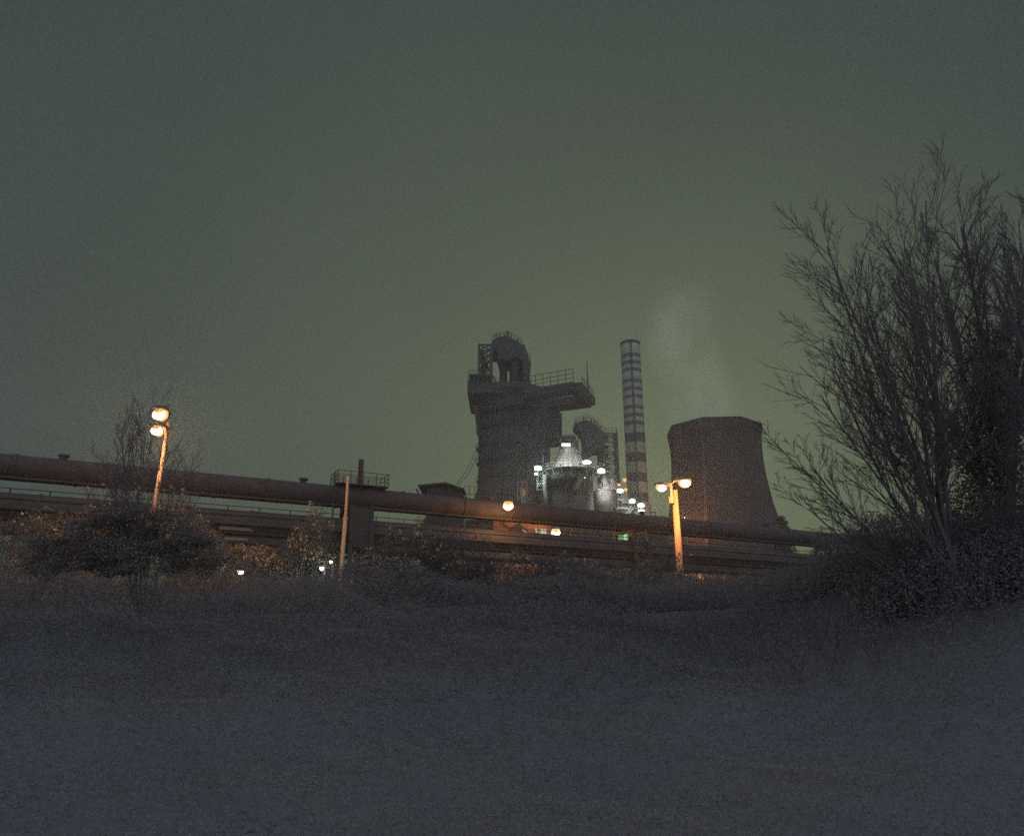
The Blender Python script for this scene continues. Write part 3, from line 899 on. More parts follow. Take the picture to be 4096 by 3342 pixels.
# ------------------------------------------------------------------ second uptake hood with lattice hoist tower
YU = 196.0
def U(x, y, Y=YU): return P(*z2(x, y), Y)
us = S(*z2(1150, 400), YU) / 3.547
uf = thing("gas_uptake", (U(1150, 600).x, YU, GP), "black gas uptake with spiky curved hood and lattice hoist tower", "gas uptake")
MB().prism([U(882, 158), U(930, 138), U(1000, 112), U(1040, 102), U(1110, 124), U(1180, 168), U(1240, 220), U(1300, 282), U(1330, 300), U(1325, 330), U(1300, 420), U(1280, 520),
            U(1010, 520), U(1010, 340), U(985, 280), U(940, 225), U(890, 175)], (0, 7, 0)).build("hood", M_STEEL, uf)
MB().path([U(1145, 430, YU + 3), U(1150, 520, YU + 3), U(1075, 590, YU - 2), U(975, 655, YU - 8), U(880, 700, YU - 14)], [66 * us, 62 * us, 50 * us, 42 * us, 34 * us], 14).build("downcomer", M_STEEL, uf, True)
MB().path([U(1242, 480, YU + 3), U(1246, 900, YU + 3), Vector((U(1246, 900).x, YU + 3, GP - .3))], [44 * us] * 3, 14).build("riser", M_STEEL, uf, True)
piece("stay", U(985, 280), U(1000, 420), .3, M_FRAME, uf)
hp = [U(884, 156), U(930, 136), U(1000, 110), U(1040, 100), U(1110, 122), U(1180, 166), U(1240, 218), U(1300, 280), U(1330, 298)]
railing(uf, hp, M_FRAME, 1.5, .8, .11)
railing(uf, [p + Vector((0, 6, 0)) for p in hp], M_FRAME, 1.5, 1.0, .11)
for x, y0, y1_ in ((1015, 108, 62), (1070, 112, 74), (1120, 130, 90), (1160, 152, 105), (1205, 190, 140), (1245, 222, 180), (900, 150, 115)):
    piece("vent_pipe", U(x, y0, YU + 2), U(x, y1_, YU + 2), .28, M_FRAME, uf)
lt = thing("hoist_tower", (U(1395, 600).x, YU + 3, GP), "open lattice hoist tower standing between the gas uptake and the chimney", "lattice tower")
def HT(i, y): return (1298 + (y - 290) * 0.02, 1476 + (y - 290) * 0.052)[i]
for Yl in (YU, YU + 7):
    for i in (0, 1):
        top = U(HT(i, 285), 285, Yl); low_ = U(HT(i, 900), 900, Yl)
        piece("lattice_post", Vector((low_.x, Yl, GP - .3)), low_, .55, M_FRAME, lt)
        piece("lattice_post", low_, top, .55, M_FRAME, lt)
lv = [290, 345, 410, 480, 550, 600, 660, 730, 800, 870, 930]
for i, y in enumerate(lv):
    for Yl in (YU, YU + 7):
        piece("crossbeam", U(HT(0, y), y, Yl), U(HT(1, y), y, Yl), .28, M_FRAME, lt)
        if i < len(lv) - 1:
            y2 = lv[i + 1]
            piece("brace", U(HT(i % 2, y), y, Yl), U(HT(1 - i % 2, y2), y2, Yl), .24, M_FRAME, lt)
            if i % 2 == 0:
                m0 = U((HT(0, y) + HT(1, y)) / 2, y, Yl)
                piece("brace", m0, U(HT(1, y2), y2, Yl), .18, M_FRAME, lt)
    for k in (0, 1):
        a_ = U(HT(k, y), y, YU)
        piece("crossbeam", a_, a_ + Vector((0, 7, 0)), .24, M_FRAME, lt)
    if i % 2:
        MB().prism([U(HT(0, y) + 6, y, YU + 1), U(HT(0, y) + 70, y, YU + 1), U(HT(0, y) + 66, y - 22, YU + 1), U(HT(0, y) + 10, y - 26, YU + 1)], (0, 3, 0)).build("landing", M_FRAME, lt)
MB().path([U(HT(1, 300) - 22, 300, YU + 3), U(HT(1, 930) - 22, 930, YU + 3)], [.5, .5], 8).build("counterweight_guide", M_FRAME, lt)
railing(lt, [U(1298, 288), U(1480, 288)], M_FRAME, 1.4, 1.2, .1)
piece("vent_pipe", U(1474, 288), U(1476, 228), .28, M_FRAME, lt)
MB().path([U(1200, 735, 180) + Vector((1.9 * math.cos(a), 1.9 * math.sin(a), 0)) for a in np.linspace(0, 6.0, 16)], [.08] * 16, 5).build("hoop", M_GALV, uf)
piece("hoop_stand", U(1260, 735, 180), U(1250, 860, 180), .14, M_GALV, uf)

# ------------------------------------------------------------------ striped chimney
YC = 228.0
def CH(y): return P(*z3(185 + (y - 185) * .0435, y), YC)
cb_ = CH(1210); ccx = (CH(185).x + CH(1100).x) / 2
ch = thing("striped_chimney", (ccx, YC, GP), "tall chimney with narrow blue and broad dark bands on dirty white", "chimney")
def crad(z):
    z0, z_1 = CH(1210).z, CH(185).z
    r0 = 63.5 * S(*z3(225, 1210), YC) / 1.51; r1 = 57.5 * S(*z3(185, 190), YC) / 1.51
    return r0 + (r1 - r0) * (z - z0) / (z_1 - z0)
bands = [(262, 283, 0), (306, 327, 0), (349, 370, 0), (414, 437, 0), (462, 484, 0), (508, 529, 0), (573, 595, 0), (620, 642, 0), (667, 691, 0), (736, 792, 1), (856, 913, 1), (974, 1031, 1), (1095, 1152, 1)]
cuts = []; prev = 185
for a, b, kk in bands:
    cuts.append((prev, a, 2)); cuts.append((a, b, kk)); prev = b
cuts.append((prev, 1260, 2))
for a, b, kk in cuts:
    za, zb = CH(b).z, CH(a).z
    MB().lathe((ccx, YC, 0), [(crad(za), za), (crad(zb), zb)], 32, 0, (False, a == 185)).build("white_band" if kk == 2 else ("blue_band" if kk == 0 else "dark_band"), (M_BLUE, M_DGREY, M_WHITE)[kk], ch, True)
zb = CH(1260).z
MB().lathe((ccx, YC, 0), [(crad(GP), GP - .3), (crad(zb), zb)], 32, 0).build("plinth_shaft", M_CONC, ch, True)
ztp = CH(185).z
MB().lathe((ccx, YC, 0), [(crad(ztp), ztp - .9), (crad(ztp) + .12, ztp - .8), (crad(ztp) + .12, ztp + .05), (crad(ztp) - .5, ztp + .06)], 32, 0, (False, False)).build("top_rim", M_DGREY, ch)
ld = MB()
for da in (-.045, .045):
    a = -1.70 + da
    ld.path([(ccx + (crad(z) + .28) * math.cos(a), YC + (crad(z) + .28) * math.sin(a), z) for z in (GP, 30, 60, ztp)], [.09] * 4, 5)
ldo = ld.build("ladder", M_FRAME, ch)
for z in np.arange(26, ztp, 1.5):
    a = -1.70
    c0 = Vector((ccx + (crad(z) + .3) * math.cos(a), YC + (crad(z) + .3) * math.sin(a), z))
    piece("rung", c0 - Vector((.32, 0, 0)), c0 + Vector((.32, 0, 0)), .08, M_FRAME, ldo)

# ------------------------------------------------------------------ cooling tower (eight sided)
YK = 232.0
def K(x, y, Y=YK): return P(*z4(x, y), Y)
kcx = K(885, 300).x
ct = thing("cooling_tower", (kcx, YK, GP), "dark reddish eight sided cooling tower with a flared waist, steaming", "cooling tower")
ks = S(*z4(885, 300), YK) / 3.473
kprof = [(GP - .5, 1000), (K(885, 1700).z, 806), (K(885, 1500).z, 738), (K(885, 1300).z, 692), (K(885, 1100).z, 664), (K(885, 900).z, 636), (K(885, 700).z, 622), (K(885, 550).z, 622), (K(885, 400).z, 632), (K(885, 235).z, 660)]
ka = [RAD(-72 - 90 + 45 * i) for i in range(8)]
def kv(i, j, k=1.0, dr=0.0):
    z, r = kprof[j]
    a = ka[i % 8]
    rr = r * ks * .985 + dr
    return Vector((kcx + rr * math.cos(a), YK + rr * math.sin(a), z))
for i in range(8):
    b = MB()
    n = len(kprof)
    vs = [kv(i, j) for j in range(n)] + [kv(i + 1, j) for j in range(n)] + [kv(i, j, dr=-.5) for j in range(n)] + [kv(i + 1, j, dr=-.5) for j in range(n)]
    fs = []
    for j in range(n - 1):
        fs.append((j, n + j, n + j + 1, j + 1))
        fs.append((2 * n + j, 2 * n + j + 1, 3 * n + j + 1, 3 * n + j))
    fs.append((n - 1, 2 * n - 1, 4 * n - 1, 3 * n - 1))
    b.add(vs, fs).build("shell_panel", M_TOWER, ct)
for i in range(8):
    b = MB().path([kv(i, j, dr=.04) for j in range(len(kprof))], [.22] * len(kprof), 5).build("corner_rib", M_TOWER, ct)
for j in range(3, len(kprof)):
    for i in range(8):
        piece("ring_batten", kv(i, j, dr=.05), kv(i + 1, j, dr=.05), .14, M_TOWER, ct)
ldb = MB()
ci = max(range(8), key=lambda i: -abs(kv(i, 4).x - K(632, 1100).x) - (100 if kv(i, 4).y > YK else 0))
for d in (-.9, -.45):
    ldb.path([kv(ci, j, dr=.25) + Vector((d, .1, 0)) for j in range(len(kprof))], [.06] * len(kprof), 4)
ldb.build("ladder", M_GALV, ct)

# sodium lamp at the foot of the tower's left face, hidden behind the mains from here
lb = kv(ci, 2) + Vector((-8, -5, 0))
t = thing("yard_lamp", (lb.x, lb.y, GP), "sodium yard lamp lighting the cooling tower's left face", "street lamp")
piece("pole", (lb.x, lb.y, GP - .2), (lb.x, lb.y, K(0, 1640).z + 1), .3, M_GALV, t)
lamp_head(t, Vector((lb.x, lb.y + .4, K(0, 1640).z + 1)), (0, 1, 0), E_SOD, .5)
point(t, Vector((lb.x, lb.y + 1.0, K(0, 1640).z + .4)), 6500, SOD, .2)

# ------------------------------------------------------------------ steam
def steam():
    zt_ = kprof[-1][0]
    ax = [((0, 0), -5, 11.5), ((-.5, 0), 1, 12.5), ((-4, 0), 10, 15.5), ((-7, 0), 22, 16), ((-8.5, -1), 33, 17), ((-6, -2), 42, 18), ((-3, -2), 50, 18), ((-1, -2), 57, 16)]
    b = MB()
    b.path([(kcx - 1 + p[0], YK + p[1], zt_ + z) for p, z, r in ax], [r for _, _, r in ax], 18)
    m = bpy.data.materials.new("steam"); m.use_nodes = True
    n, l = m.node_tree.nodes, m.node_tree.links
    n.remove(n["Principled BSDF"])
    pv = n.new("ShaderNodeVolumePrincipled")
    pv.inputs["Color"].default_value = (.88, 1.0, .66, 1); pv.inputs["Anisotropy"].default_value = -0.3
    t = n.new("ShaderNodeTexCoord")
    mp = n.new("ShaderNodeMapping"); mp.inputs["Scale"].default_value = (.075, .075, .045)
    l.new(t.outputs["Object"], mp.inputs["Vector"])
    nz = n.new("ShaderNodeTexNoise"); nz.inputs["Scale"].default_value = 1.0; nz.inputs["Detail"].default_value = 4
    nz.inputs["Distortion"].default_value = .8
    l.new(mp.outputs[0], nz.inputs["Vector"])
    rm = n.new("ShaderNodeMapRange"); rm.inputs["From Min"].default_value = .36; rm.inputs["From Max"].default_value = .70
    l.new(nz.outputs["Fac"], rm.inputs["Value"])
    sx = n.new("ShaderNodeSeparateXYZ"); l.new(t.outputs["Object"], sx.inputs[0])
    # axis bend as function of height, radial falloff from it
    cv = n.new("ShaderNodeFloatCurve")
    hz = n.new("ShaderNodeMapRange"); hz.inputs["From Min"].default_value = -5; hz.inputs["From Max"].default_value = 66
    l.new(sx.outputs["Z"], hz.inputs["Value"])
    l.new(hz.outputs[0], cv.inputs["Value"])
    c = cv.mapping.curves[0]
    c.points[0].location = (0, 1.0); c.points[1].location = (1, .85)
    c.points.new(.25, .70); c.points.new(.5, .30); c.points.new(.7, .45)
    cv.mapping.update()
    axx = n.new("ShaderNodeMapRange"); axx.inputs["To Min"].default_value = -11; axx.inputs["To Max"].default_value = 0
    l.new(cv.outputs[0], axx.inputs["Value"])
    dx = n.new("ShaderNodeMath"); dx.operation = 'SUBTRACT'; l.new(sx.outputs["X"], dx.inputs[0]); l.new(axx.outputs[0], dx.inputs[1])
    cb2 = n.new("ShaderNodeCombineXYZ"); l.new(dx.outputs[0], cb2.inputs[0]); l.new(sx.outputs["Y"], cb2.inputs[1])
    ln = n.new("ShaderNodeVectorMath"); ln.operation = 'LENGTH'; l.new(cb2.outputs[0], ln.inputs[0])
    ra = n.new("ShaderNodeMapRange"); ra.interpolation_type = 'SMOOTHSTEP'
    ra.inputs["From Min"].default_value = 1; ra.inputs["From Max"].default_value = 15; ra.inputs["To Min"].default_value = 1; ra.inputs["To Max"].default_value = 0
    l.new(ln.outputs["Value"], ra.inputs["Value"])
    fa = n.new("ShaderNodeMapRange"); fa.interpolation_type = 'SMOOTHSTEP'
    fa.inputs["From Min"].default_value = 8; fa.inputs["From Max"].default_value = 57; fa.inputs["To Min"].default_value = 1; fa.inputs["To Max"].default_value = 0
    l.new(sx.outputs["Z"], fa.inputs["Value"])
    m1 = n.new("ShaderNodeMath"); m1.operation = 'MULTIPLY'; l.new(rm.outputs[0], m1.inputs[0]); l.new(ra.outputs[0], m1.inputs[1])
    m2 = n.new("ShaderNodeMath"); m2.operation = 'MULTIPLY'; l.new(m1.outputs[0], m2.inputs[0]); l.new(fa.outputs[0], m2.inputs[1])
    m3 = n.new("ShaderNodeMath"); m3.operation = 'MULTIPLY'; m3.inputs[1].default_value = 0.16; l.new(m2.outputs[0], m3.inputs[0])
    l.new(m3.outputs[0], pv.inputs["Density"])
    l.new(pv.outputs[0], n["Material Output"].inputs["Volume"])
    o = b.build("steam_plume", m, None, False, (kcx - 1, YK, zt_))
    setprops(o, "pale steam drifting up from the cooling tower", "steam", None, "stuff")
steam()

# ------------------------------------------------------------------ casthouse and bunkers behind the mains
YH = 140.0
def box_building(name, label, cat, x0, x1, yfront, depth, z1_, m, n_panels=12, roof=True):
    t = thing(name, ((x0 + x1) / 2, yfront, GP), label, cat)
    MB().prism([(x0, yfront, GP - .3), (x1, yfront, GP - .3), (x1, yfront, z1_), (x0, yfront, z1_)], (0, depth, 0)).build("wall", m, t)
    for i in range(n_panels + 1):
        xx = x0 + (x1 - x0) * i / n_panels
        piece("pilaster", (xx, yfront - .06, GP), (xx, yfront - .06, z1_ - .1), .3, m, t, .14)
    if roof:
        MB().prism([(x0 - .4, yfront - .4, z1_), (x1 + .4, yfront - .4, z1_), (x1 + .4, yfront - .4, z1_ + .35), (x0 - .4, yfront - .4, z1_ + .35)], (0, depth + .8, 0)).build("roof", M_STEEL, t)
    return t
zh = P(2120, 2085, YH).z
box_building("casthouse", "long dark casthouse seen through the slit between the gas mains", "building", P(1700, 2090, YH).x, P(2660, 2090, YH).x, YH, 22, zh, M_STEEL, 22)
# brick bunker with orange lamp light
YB = 96.0
bx0, bx1 = P(1978, 2130, YB).x, P(2200, 2130, YB).x
bz = P(2040, 2030, YB).z
bk = box_building("brick_bunker", "brick bunker wall lit orange under the upper gas main", "building", bx0, bx1, YB, 8, bz, M_BRICK, 5)
wl = MB(); wl.prism([P(2140, 2160, YB - .1), P(2185, 2163, YB - .1), P(2185, 2115, YB - .1), P(2140, 2112, YB - .1)], (0, .06, 0)); wl.build("lit_window", emit("lit window glass", (.85, 1.0, .78), .55), bk)
for x in (2150, 2163, 2176):
    piece("glazing_bar", P(x, 2162, YB - .12), P(x, 2113, YB - .12), .07, M_FRAME, bk)
MB().path([P(2090, 2118, 93), P(2120, 2140, 93), P(2135, 2150, 93)], [.12] * 3, 8).build("sloping_pipe", M_GALV, bk)
MB().path([P(2122, 2165, 93), P(2124, 2135, 93), P(2134, 2128, 93), P(2146, 2140, 93), P(2148, 2168, 93)], [.35] * 5, 10).build("bent_pipe", M_STEEL, bk, True)
# cabinet on the bunker roof
t = thing("roof_cabinet", P(2085, 2030, 98), "small pale cabinet with railings on the bunker roof", "cabinet")
a_ = P(2082, 2005, 98); s_ = S(2085, 2010, 98)
MB().box((a_.x + 10 * s_, 98, bz + .35 + 1.2), (20 * s_, 1.0, 2.4)).build("cabinet_body", M_WHITE, t)
railing(t, [(a_.x - 12 * s_, 97.3, bz + .3), (a_.x + 26 * s_, 97.3, bz + .3)], M_GALV, 3.4, .55, .07, (1, .75, .4))
def pole_lamp(label, c, power, hd=(0, -1, 0), glass=E_SOD, col=SOD, size=.5, name="street_lamp"):
    c = Vector(c)
    b0 = Vector((c.x, c.y + .55, gz(c.x, c.y)))
    t = thing(name, b0, label, "street lamp")
    piece("pole", b0 - Vector((0, 0, .2)), (c.x, c.y + .55, c.z), .13, M_STEEL, t, shape='tube')
    MB().path([(c.x, c.y + .55, c.z - .05), (c.x, c.y + .3, c.z + .12), (c.x, c.y, c.z + .08)], [.06] * 3, 6).build("arm", M_FRAME, t)
    lamp_head(t, c, hd, glass, size)
    point(t, c + Vector((0, -.15, -.85 * size - .35)), power, col)
    return t
c_ = P(2033, 2012, 69.0)
t = thing("pipe_lamp", (c_.x, 71.6, 15.0), "hazy orange lamp on a bracket of the upper gas main before the furnace base", "lamp")
MB().path([(c_.x, 72.6, 15.25), (c_.x, 71.2, c_.z + .35), (c_.x, c_.y, c_.z + .12)], [.07, .06, .05], 8).build("arm", M_STEEL, t)
lamp_head(t, c_, (0, -1, 0), E_SOD, 1.0)
point(t, c_ + Vector((0, -.6, -1.1)), 1300, SOD)
pole_lamp("orange street lamp burning in the slit before the brick bunker", P(2222, 2118, 89), 6000, size=1.1)
# green lit shed
YG = 118.0
gs = thing("green_lit_shed", P(2490, 2200, YG) * 1, "pale shed lit green behind the walkway railing", "shed")
gs.location.z = GP
for i in range(9):
    x0 = 2462 + i * 7.2
    a_, b_ = P(x0, 2170, YG), P(x0 + 6.6, 2170, YG)
    MB().prism([(a_.x, YG + .02 * (i % 2), GP - .2), (b_.x, YG + .02 * (i % 2), GP - .2), (b_.x, YG + .02 * (i % 2), P(2490, 2132, YG).z), (a_.x, YG + .02 * (i % 2), P(2490, 2132, YG).z)], (0, 4, 0)).build("wall_panel", M_GREEN, gs)
c_ = P(2500, 2118, YG - 4)
t = pole_lamp("greenish yard lamp lighting the pale shed behind the upper gas main", c_, 1800, (0, 1, 0), E_WHT, (.45, 1.0, .55), .5, "yard_lamp")

# corrugated store on the right below the mains
YS = 93.0
cs = thing("corrugated_store", P(2860, 2330, YS), "low corrugated store with ribbed wall lit orange under the gas mains", "shed")
cs.location.z = GP
x0, x1 = P(2700, 2300, YS).x, P(2990, 2330, YS).x
ztop = P(2850, 2272, YS).z
nrib = 30
for i in range(nrib):
    a = x0 + (x1 - x0) * i / nrib; b = x0 + (x1 - x0) * (i + .62) / nrib
    piece("wall_panel", ((a + b) / 2, YS, GP - .2), ((a + b) / 2, YS, ztop), b - a, M_SHED, cs, .16)
MB().prism([(x0, YS + .05, GP - .2), (x1, YS + .05, GP - .2), (x1, YS + .05, ztop), (x0, YS + .05, ztop)], (0, 9, 0)).build("wall", M_SHED, cs)
MB().prism([(x0 - .4, YS - .5, ztop), (x1 + .4, YS - .5, ztop), (x1 + .4, YS - .5, ztop + .25), (x0 - .4, YS - .5, ztop + .25)], (0, 10, 0)).build("roof", M_GALV, cs)
for f in (.07, .42, .78):
    xx = x0 + (x1 - x0) * f
    piece("pillar", (xx, YS - .6, GP), (xx, YS - .6, ztop), .5, M_FRAME, cs)
pole_lamp("low sodium lamp hidden behind the gas mains lighting the corrugated store", P(2800, 2262, 88), 2500, (0, 1, 0), size=.45, name="yard_lamp")

# shed and white yard lamps on the left below the mains
YL_ = 78.0
ls = thing("yard_shed", P(1210, 2240, YL_), "dim green corrugated shed behind the hedge beside white yard lamps", "shed")
ls.location.z = GP
x0, x1 = P(1000, 2240, YL_).x, P(1262, 2240, YL_).x
ztop = P(1200, 2205, YL_).z
for i in range(26):
    a = x0 + (x1 - x0) * i / 26; b = x0 + (x1 - x0) * (i + .6) / 26
    piece("wall_panel", ((a + b) / 2, YL_, GP - .2), ((a + b) / 2, YL_, ztop), b - a, M_GREEN, ls, .14)
MB().prism([(x0, YL_ + .05, GP - .2), (x1, YL_ + .05, GP - .2), (x1, YL_ + .05, ztop), (x0, YL_ + .05, ztop)], (0, 6, 0)).build("wall", M_GREEN, ls)
MB().prism([(x0 - .3, YL_ - .4, ztop), (x1 + .3, YL_ - .4, ztop), (x1 + .3, YL_ - .4, ztop + .2), (x0 - .3, YL_ - .4, ztop + .2)], (0, 7, 0)).build("roof", M_GALV, ls)
pole_lamp("white yard lamp shining through the hedge above the thicket, lower of two", P(1288, 2268, 41.6), 130, glass=E_WHT, col=(.75, 1, .85), size=.24, name="yard_lamp")
pole_lamp("small white yard lamp upper of two beside the lone pole's foot", P(1324, 2243, 42), 50, glass=E_WHT, col=WHT, size=.18, name="yard_lamp")
pole_lamp("wide white yard lamp burning low behind the hedge, away from the others", P(960, 2283, 41.5), 60, (1, -.1, 0), E_WHT, WHT, .26, "yard_lamp")
# pipe bend catching the white light
o = MB().path([P(1275, 2330, 70), P(1282, 2312, 70), P(1296, 2304, 70), P(1312, 2310, 70)], [.12] * 4, 8)
vb = thing("valve_stand", P(1290, 2320, 70), "bright lit pipe valve below the white yard lamp", "valve")
vb.location.z = GP
o.build("pipe_bend", M_GALV, vb, True)
piece("stand", (P(1278, 2320, 70).x, 70, GP - .2), P(1278, 2322, 70), .22, M_GALV, vb)
piece("stand", (P(1312, 2320, 70).x, 70, GP - .2), P(1312, 2312, 70), .22, M_GALV, vb)
# white lit fittings far right below the mains
pole_lamp("greenish yard lamp glinting through the thicket under the bare tree", P(3320, 2345, 38.5), 90, glass=E_WHT, col=(.6, 1, .85), size=.12, name="yard_lamp")
# handrail on the roof edge right of the chimney
t = thing("roof_portal", P(2640, 2070, 150), "thin steel portal frame on the skyline right of the chimney", "frame")
t.location.z = zh
for x in (2602, 2622):
    piece("post", (P(x, 2060, 150).x, 150, zh - .2), P(x, 2048, 150), .18, M_FRAME, t)
piece("lintel", P(2600, 2048, 150), P(2624, 2048, 150), .2, M_FRAME, t)
railing(t, [(P(2600, 2060, 150).x, 150, zh + .2), (P(2655, 2060, 150).x, 150, zh + .2)], M_FRAME, P(2600, 2066, 150).z - zh, 1.2, .12)


# ------------------------------------------------------------------ vegetation
def branch_tree(base, stems, seed, depth=4, spread=.5, twig_r=.007, trop=.10, wig=.10, child=(7, 6, 5), ratio=(.55, .5, .5), dens=1.0):
    """returns (trunk polylines, branch polylines); stems: list of (direction, length, radius)"""
    r = np.random.default_rng(seed)
    trunk, br = [], []

    def grow(p, d, ln, rad, lvl):
        k = 7 if lvl == 0 else (6 if lvl < 3 else 4)
        pts = [np.array(p, float)]
        d = np.array(d, float); d /= np.linalg.norm(d)
        for i in range(k):
            d = d + r.normal(size=3) * wig * (1 if lvl else .5) + np.array([0, 0, trop])
            d /= np.linalg.norm(d)
            pts.append(pts[-1] + d * ln / k)
        pts = np.array(pts)
        rads = np.linspace(rad, max(rad * .35, twig_r * .6), k + 1)
        (trunk if lvl == 0 else br).append((pts, rads))
        if lvl >= depth:
            return
        nc = child[min(lvl, len(child) - 1)]
        nc = max(2, int(round(nc * r.uniform(.75, 1.25) * dens)))
        for c in range(nc):
            t_ = (c + r.uniform(.2, .9)) / nc
            t_ = .22 + .78 * t_ if lvl == 0 else .12 + .86 * t_
            f = t_ * k; i = min(int(f), k - 1); fr = f - i
            q_ = pts[i] * (1 - fr) + pts[i + 1] * fr
            dd = pts[i + 1] - pts[i]; dd /= np.linalg.norm(dd)
            side = np.cross(dd, r.normal(size=3)); side /= np.linalg.norm(side) + 1e-9
            a = r.uniform(.6, 1.25) * spread
            nd = dd * math.cos(a) + side * math.sin(a)
            grow(q_, nd, ln * ratio[min(lvl, len(ratio) - 1)] * (1.25 - .6 * t_) * r.uniform(.7, 1.2), max(rads[i] * .55, twig_r), lvl + 1)

    for d, ln, rad in stems:
        grow(base + r.normal(size=3) * [.18, .18, 0], d, ln, rad, 0)
    return trunk, br


def make_tree(name, label, cat, base, stems, seed, group=None, ivy=None, leaves=None, **kw):
    base = Vector(base)
    t = thing(name, base, label, cat, group)
    tr, br = branch_tree(np.array(base), stems, seed, **kw)
    v, q_ = tubes_arrays(tr, 6); arr_mesh("trunk", v, q_, M_BARK, t)
    v, q_ = tubes_arrays(br, 3); arr_mesh("branches", v, q_, M_BARK, t)
    if ivy is not None:
        pts = []
        for (c, rad, n) in ivy:
            d = rng.normal(size=(n, 3)); d /= np.linalg.norm(d, axis=1, keepdims=True)
            pts.append(np.array(c) + d * np.array(rad) * rng.uniform(.35, 1, (n, 1)) ** .6)
        v, q_ = leaf_arrays(np.concatenate(pts), .09); arr_mesh("ivy", v, q_, M_IVY, t)
    if leaves:
        n, sz, zlo, zhi, cond = leaves
        tips = np.array([p[-1] for p, _ in br if cond(p[-1])])
        if len(tips):
            sel = tips[rng.integers(0, len(tips), n)] + rng.normal(size=(n, 3)) * .07
            v, q_ = leaf_arrays(sel, sz); arr_mesh("lamplit_tips", v, q_, M_LIT_LEAF, t)  # lamplight is put into the colour of these leaves
    return t


def dirv(px, py, base, Y):
    return (P(px, py, Y) - Vector(base))


# bare trees on the right
YR = 19.0
b = P(3830, 2420, YR); b.z = gz(b.x, b.y)
stems = []
for (px, py, dy, r_) in ((3200, 1560, -1.0, .045), (3200, 1840, .8, .04), (3310, 960, 1.2, .055), (3400, 860, -.5, .065), (3520, 850, 1.5, .06), (3620, 900, .2, .075), (3330, 1400, 2, .06), (3330, 2050, .5, .04), (3200, 1990, -1.2, .04), (3200, 1700, 1.6, .04), (3260, 1300, .2, .05), (3440, 1050, .9, .05), (3380, 1150, -.3, .05), (3560, 950, -.8, .06), (3660, 1100, .5, .06), (3560, 1300, 1.2, .05), (3700, 1350, -.6, .05), (3720, 1050, 1.0, .08), (3480, 1200, .5, .06)):
    d = P(px, py, YR + dy) - b
    stems.append((tuple(d + Vector((0, 0, -.14 * d.length))), d.length * .95, r_))
make_tree("bare_tree", "bare many stemmed tree fanning out left of the ivied trunk", "tree", b, stems, 3, "bare trees on the bank", trop=.025, wig=.055,
          child=(11, 5, 4), ratio=(.30, .42, .5), spread=.55, depth=3, dens=1.1, twig_r=.0075)
b = P(4010, 2400, 21); b.z = gz(b.x, b.y)
stems = []
for (px, py, dy, r_) in ((3780, 1000, 0, .10), (3900, 950, 1.0, .11), (4060, 980, -1, .11), (3880, 1050, 2, .08), (4150, 900, 1, .10), (4000, 1150, -1.5, .09)):
    d = P(px, py, 21 + dy) - b
    stems.append((tuple(d + Vector((0, 0, -.05 * d.length))), d.length * .97, r_))
iv = []
for i in range(12):
    y = 2250 - i * 75
    c = P(3960 - 0 + 40 * math.sin(i * 1.7), y, 21)
    iv.append((tuple(c), (1.35 - .05 * i, 1.0, .9), 1700 - 60 * i))
make_tree("bare_tree", "bare tree whose trunk is thick with ivy, right of the fanning tree", "tree", b, stems, 5, "bare trees on the bank", ivy=iv, trop=.03, wig=.06,
          child=(14, 7, 4), ratio=(.32, .42, .5), spread=.55, depth=3, dens=1.1, twig_r=.009)
b = P(4420, 2300, 17); b.z = gz(b.x, b.y)
stems = []
for (px, py, dy, r_) in ((4010, 1200, 0, .07), (4100, 950, 1, .09), (4250, 850, 0, .1), (4030, 1500, -.8, .05), (4030, 1850, .7, .05)):
    d = P(px, py, 17 + dy) - b
    stems.append((tuple(d), d.length * .97, r_))
make_tree("bare_tree", "bare tree leaning in from beyond the ivied trunk", "tree", b, stems, 8, "bare trees on the bank", trop=.03, wig=.06,
          child=(13, 7, 5), ratio=(.32, .42, .5), spread=.5, depth=3, dens=1.1, twig_r=.008)

# ivied shrub with bare rods on the left, in front of the lamp
YS_ = 31.0
b = P(590, 2250, YS_); b.z = gz(b.x, b.y)
stems = []
for (px, py, dy, r_) in ((380, 1850, 0, .035), (470, 1760, .5, .04), (540, 1700, -.4, .04), (600, 1690, .6, .04), (650, 1800, 0, .03), (720, 1780, .5, .03), (330, 1950, .4, .025), (790, 1900, .3, .022), (500, 1800, 1, .03), (440, 1900, -.6, .03), (570, 1850, .9, .03)):
    d = P(px, py, YS_ + dy) - b
    stems.append((tuple(d + Vector((0, 0, -.06 * d.length))), d.length, r_))
iv = []
ri = np.random.default_rng(5)
for _ in range(120):
    px = ri.uniform(150, 860)
    top_ = 2000 + 110 * abs((px - 500) / 300) ** 1.5
    py = top_ + (2290 - top_) * ri.uniform(0.05, 1) ** .8
    iv.append((tuple(P(px, py, YS_ + ri.uniform(-.8, .8))), (ri.uniform(.25, .9), .6, ri.uniform(.15, .5)), int(ri.uniform(120, 420))))
for (px, py, rx, rz_, n) in () and ((500, 2110, 1.7, 1.0, 8000), (700, 2200, 1.5, .9, 6000), (400, 2120, 1.6, 1.0, 6000), (470, 2010, 1.2, .6, 1600), (600, 2240, 2.7, 1.4, 10000)):
    iv.append((tuple(P(px, py, YS_)), (rx, 1.2, rz_), n))
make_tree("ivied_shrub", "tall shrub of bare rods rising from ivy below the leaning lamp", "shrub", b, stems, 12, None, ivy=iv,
          leaves=(330, .13, 0, 20, lambda p: p[2] < 8.2), trop=.05, wig=.07, child=(12, 5, 3), ratio=(.34, .45, .5), spread=.5, depth=3, twig_r=.008)


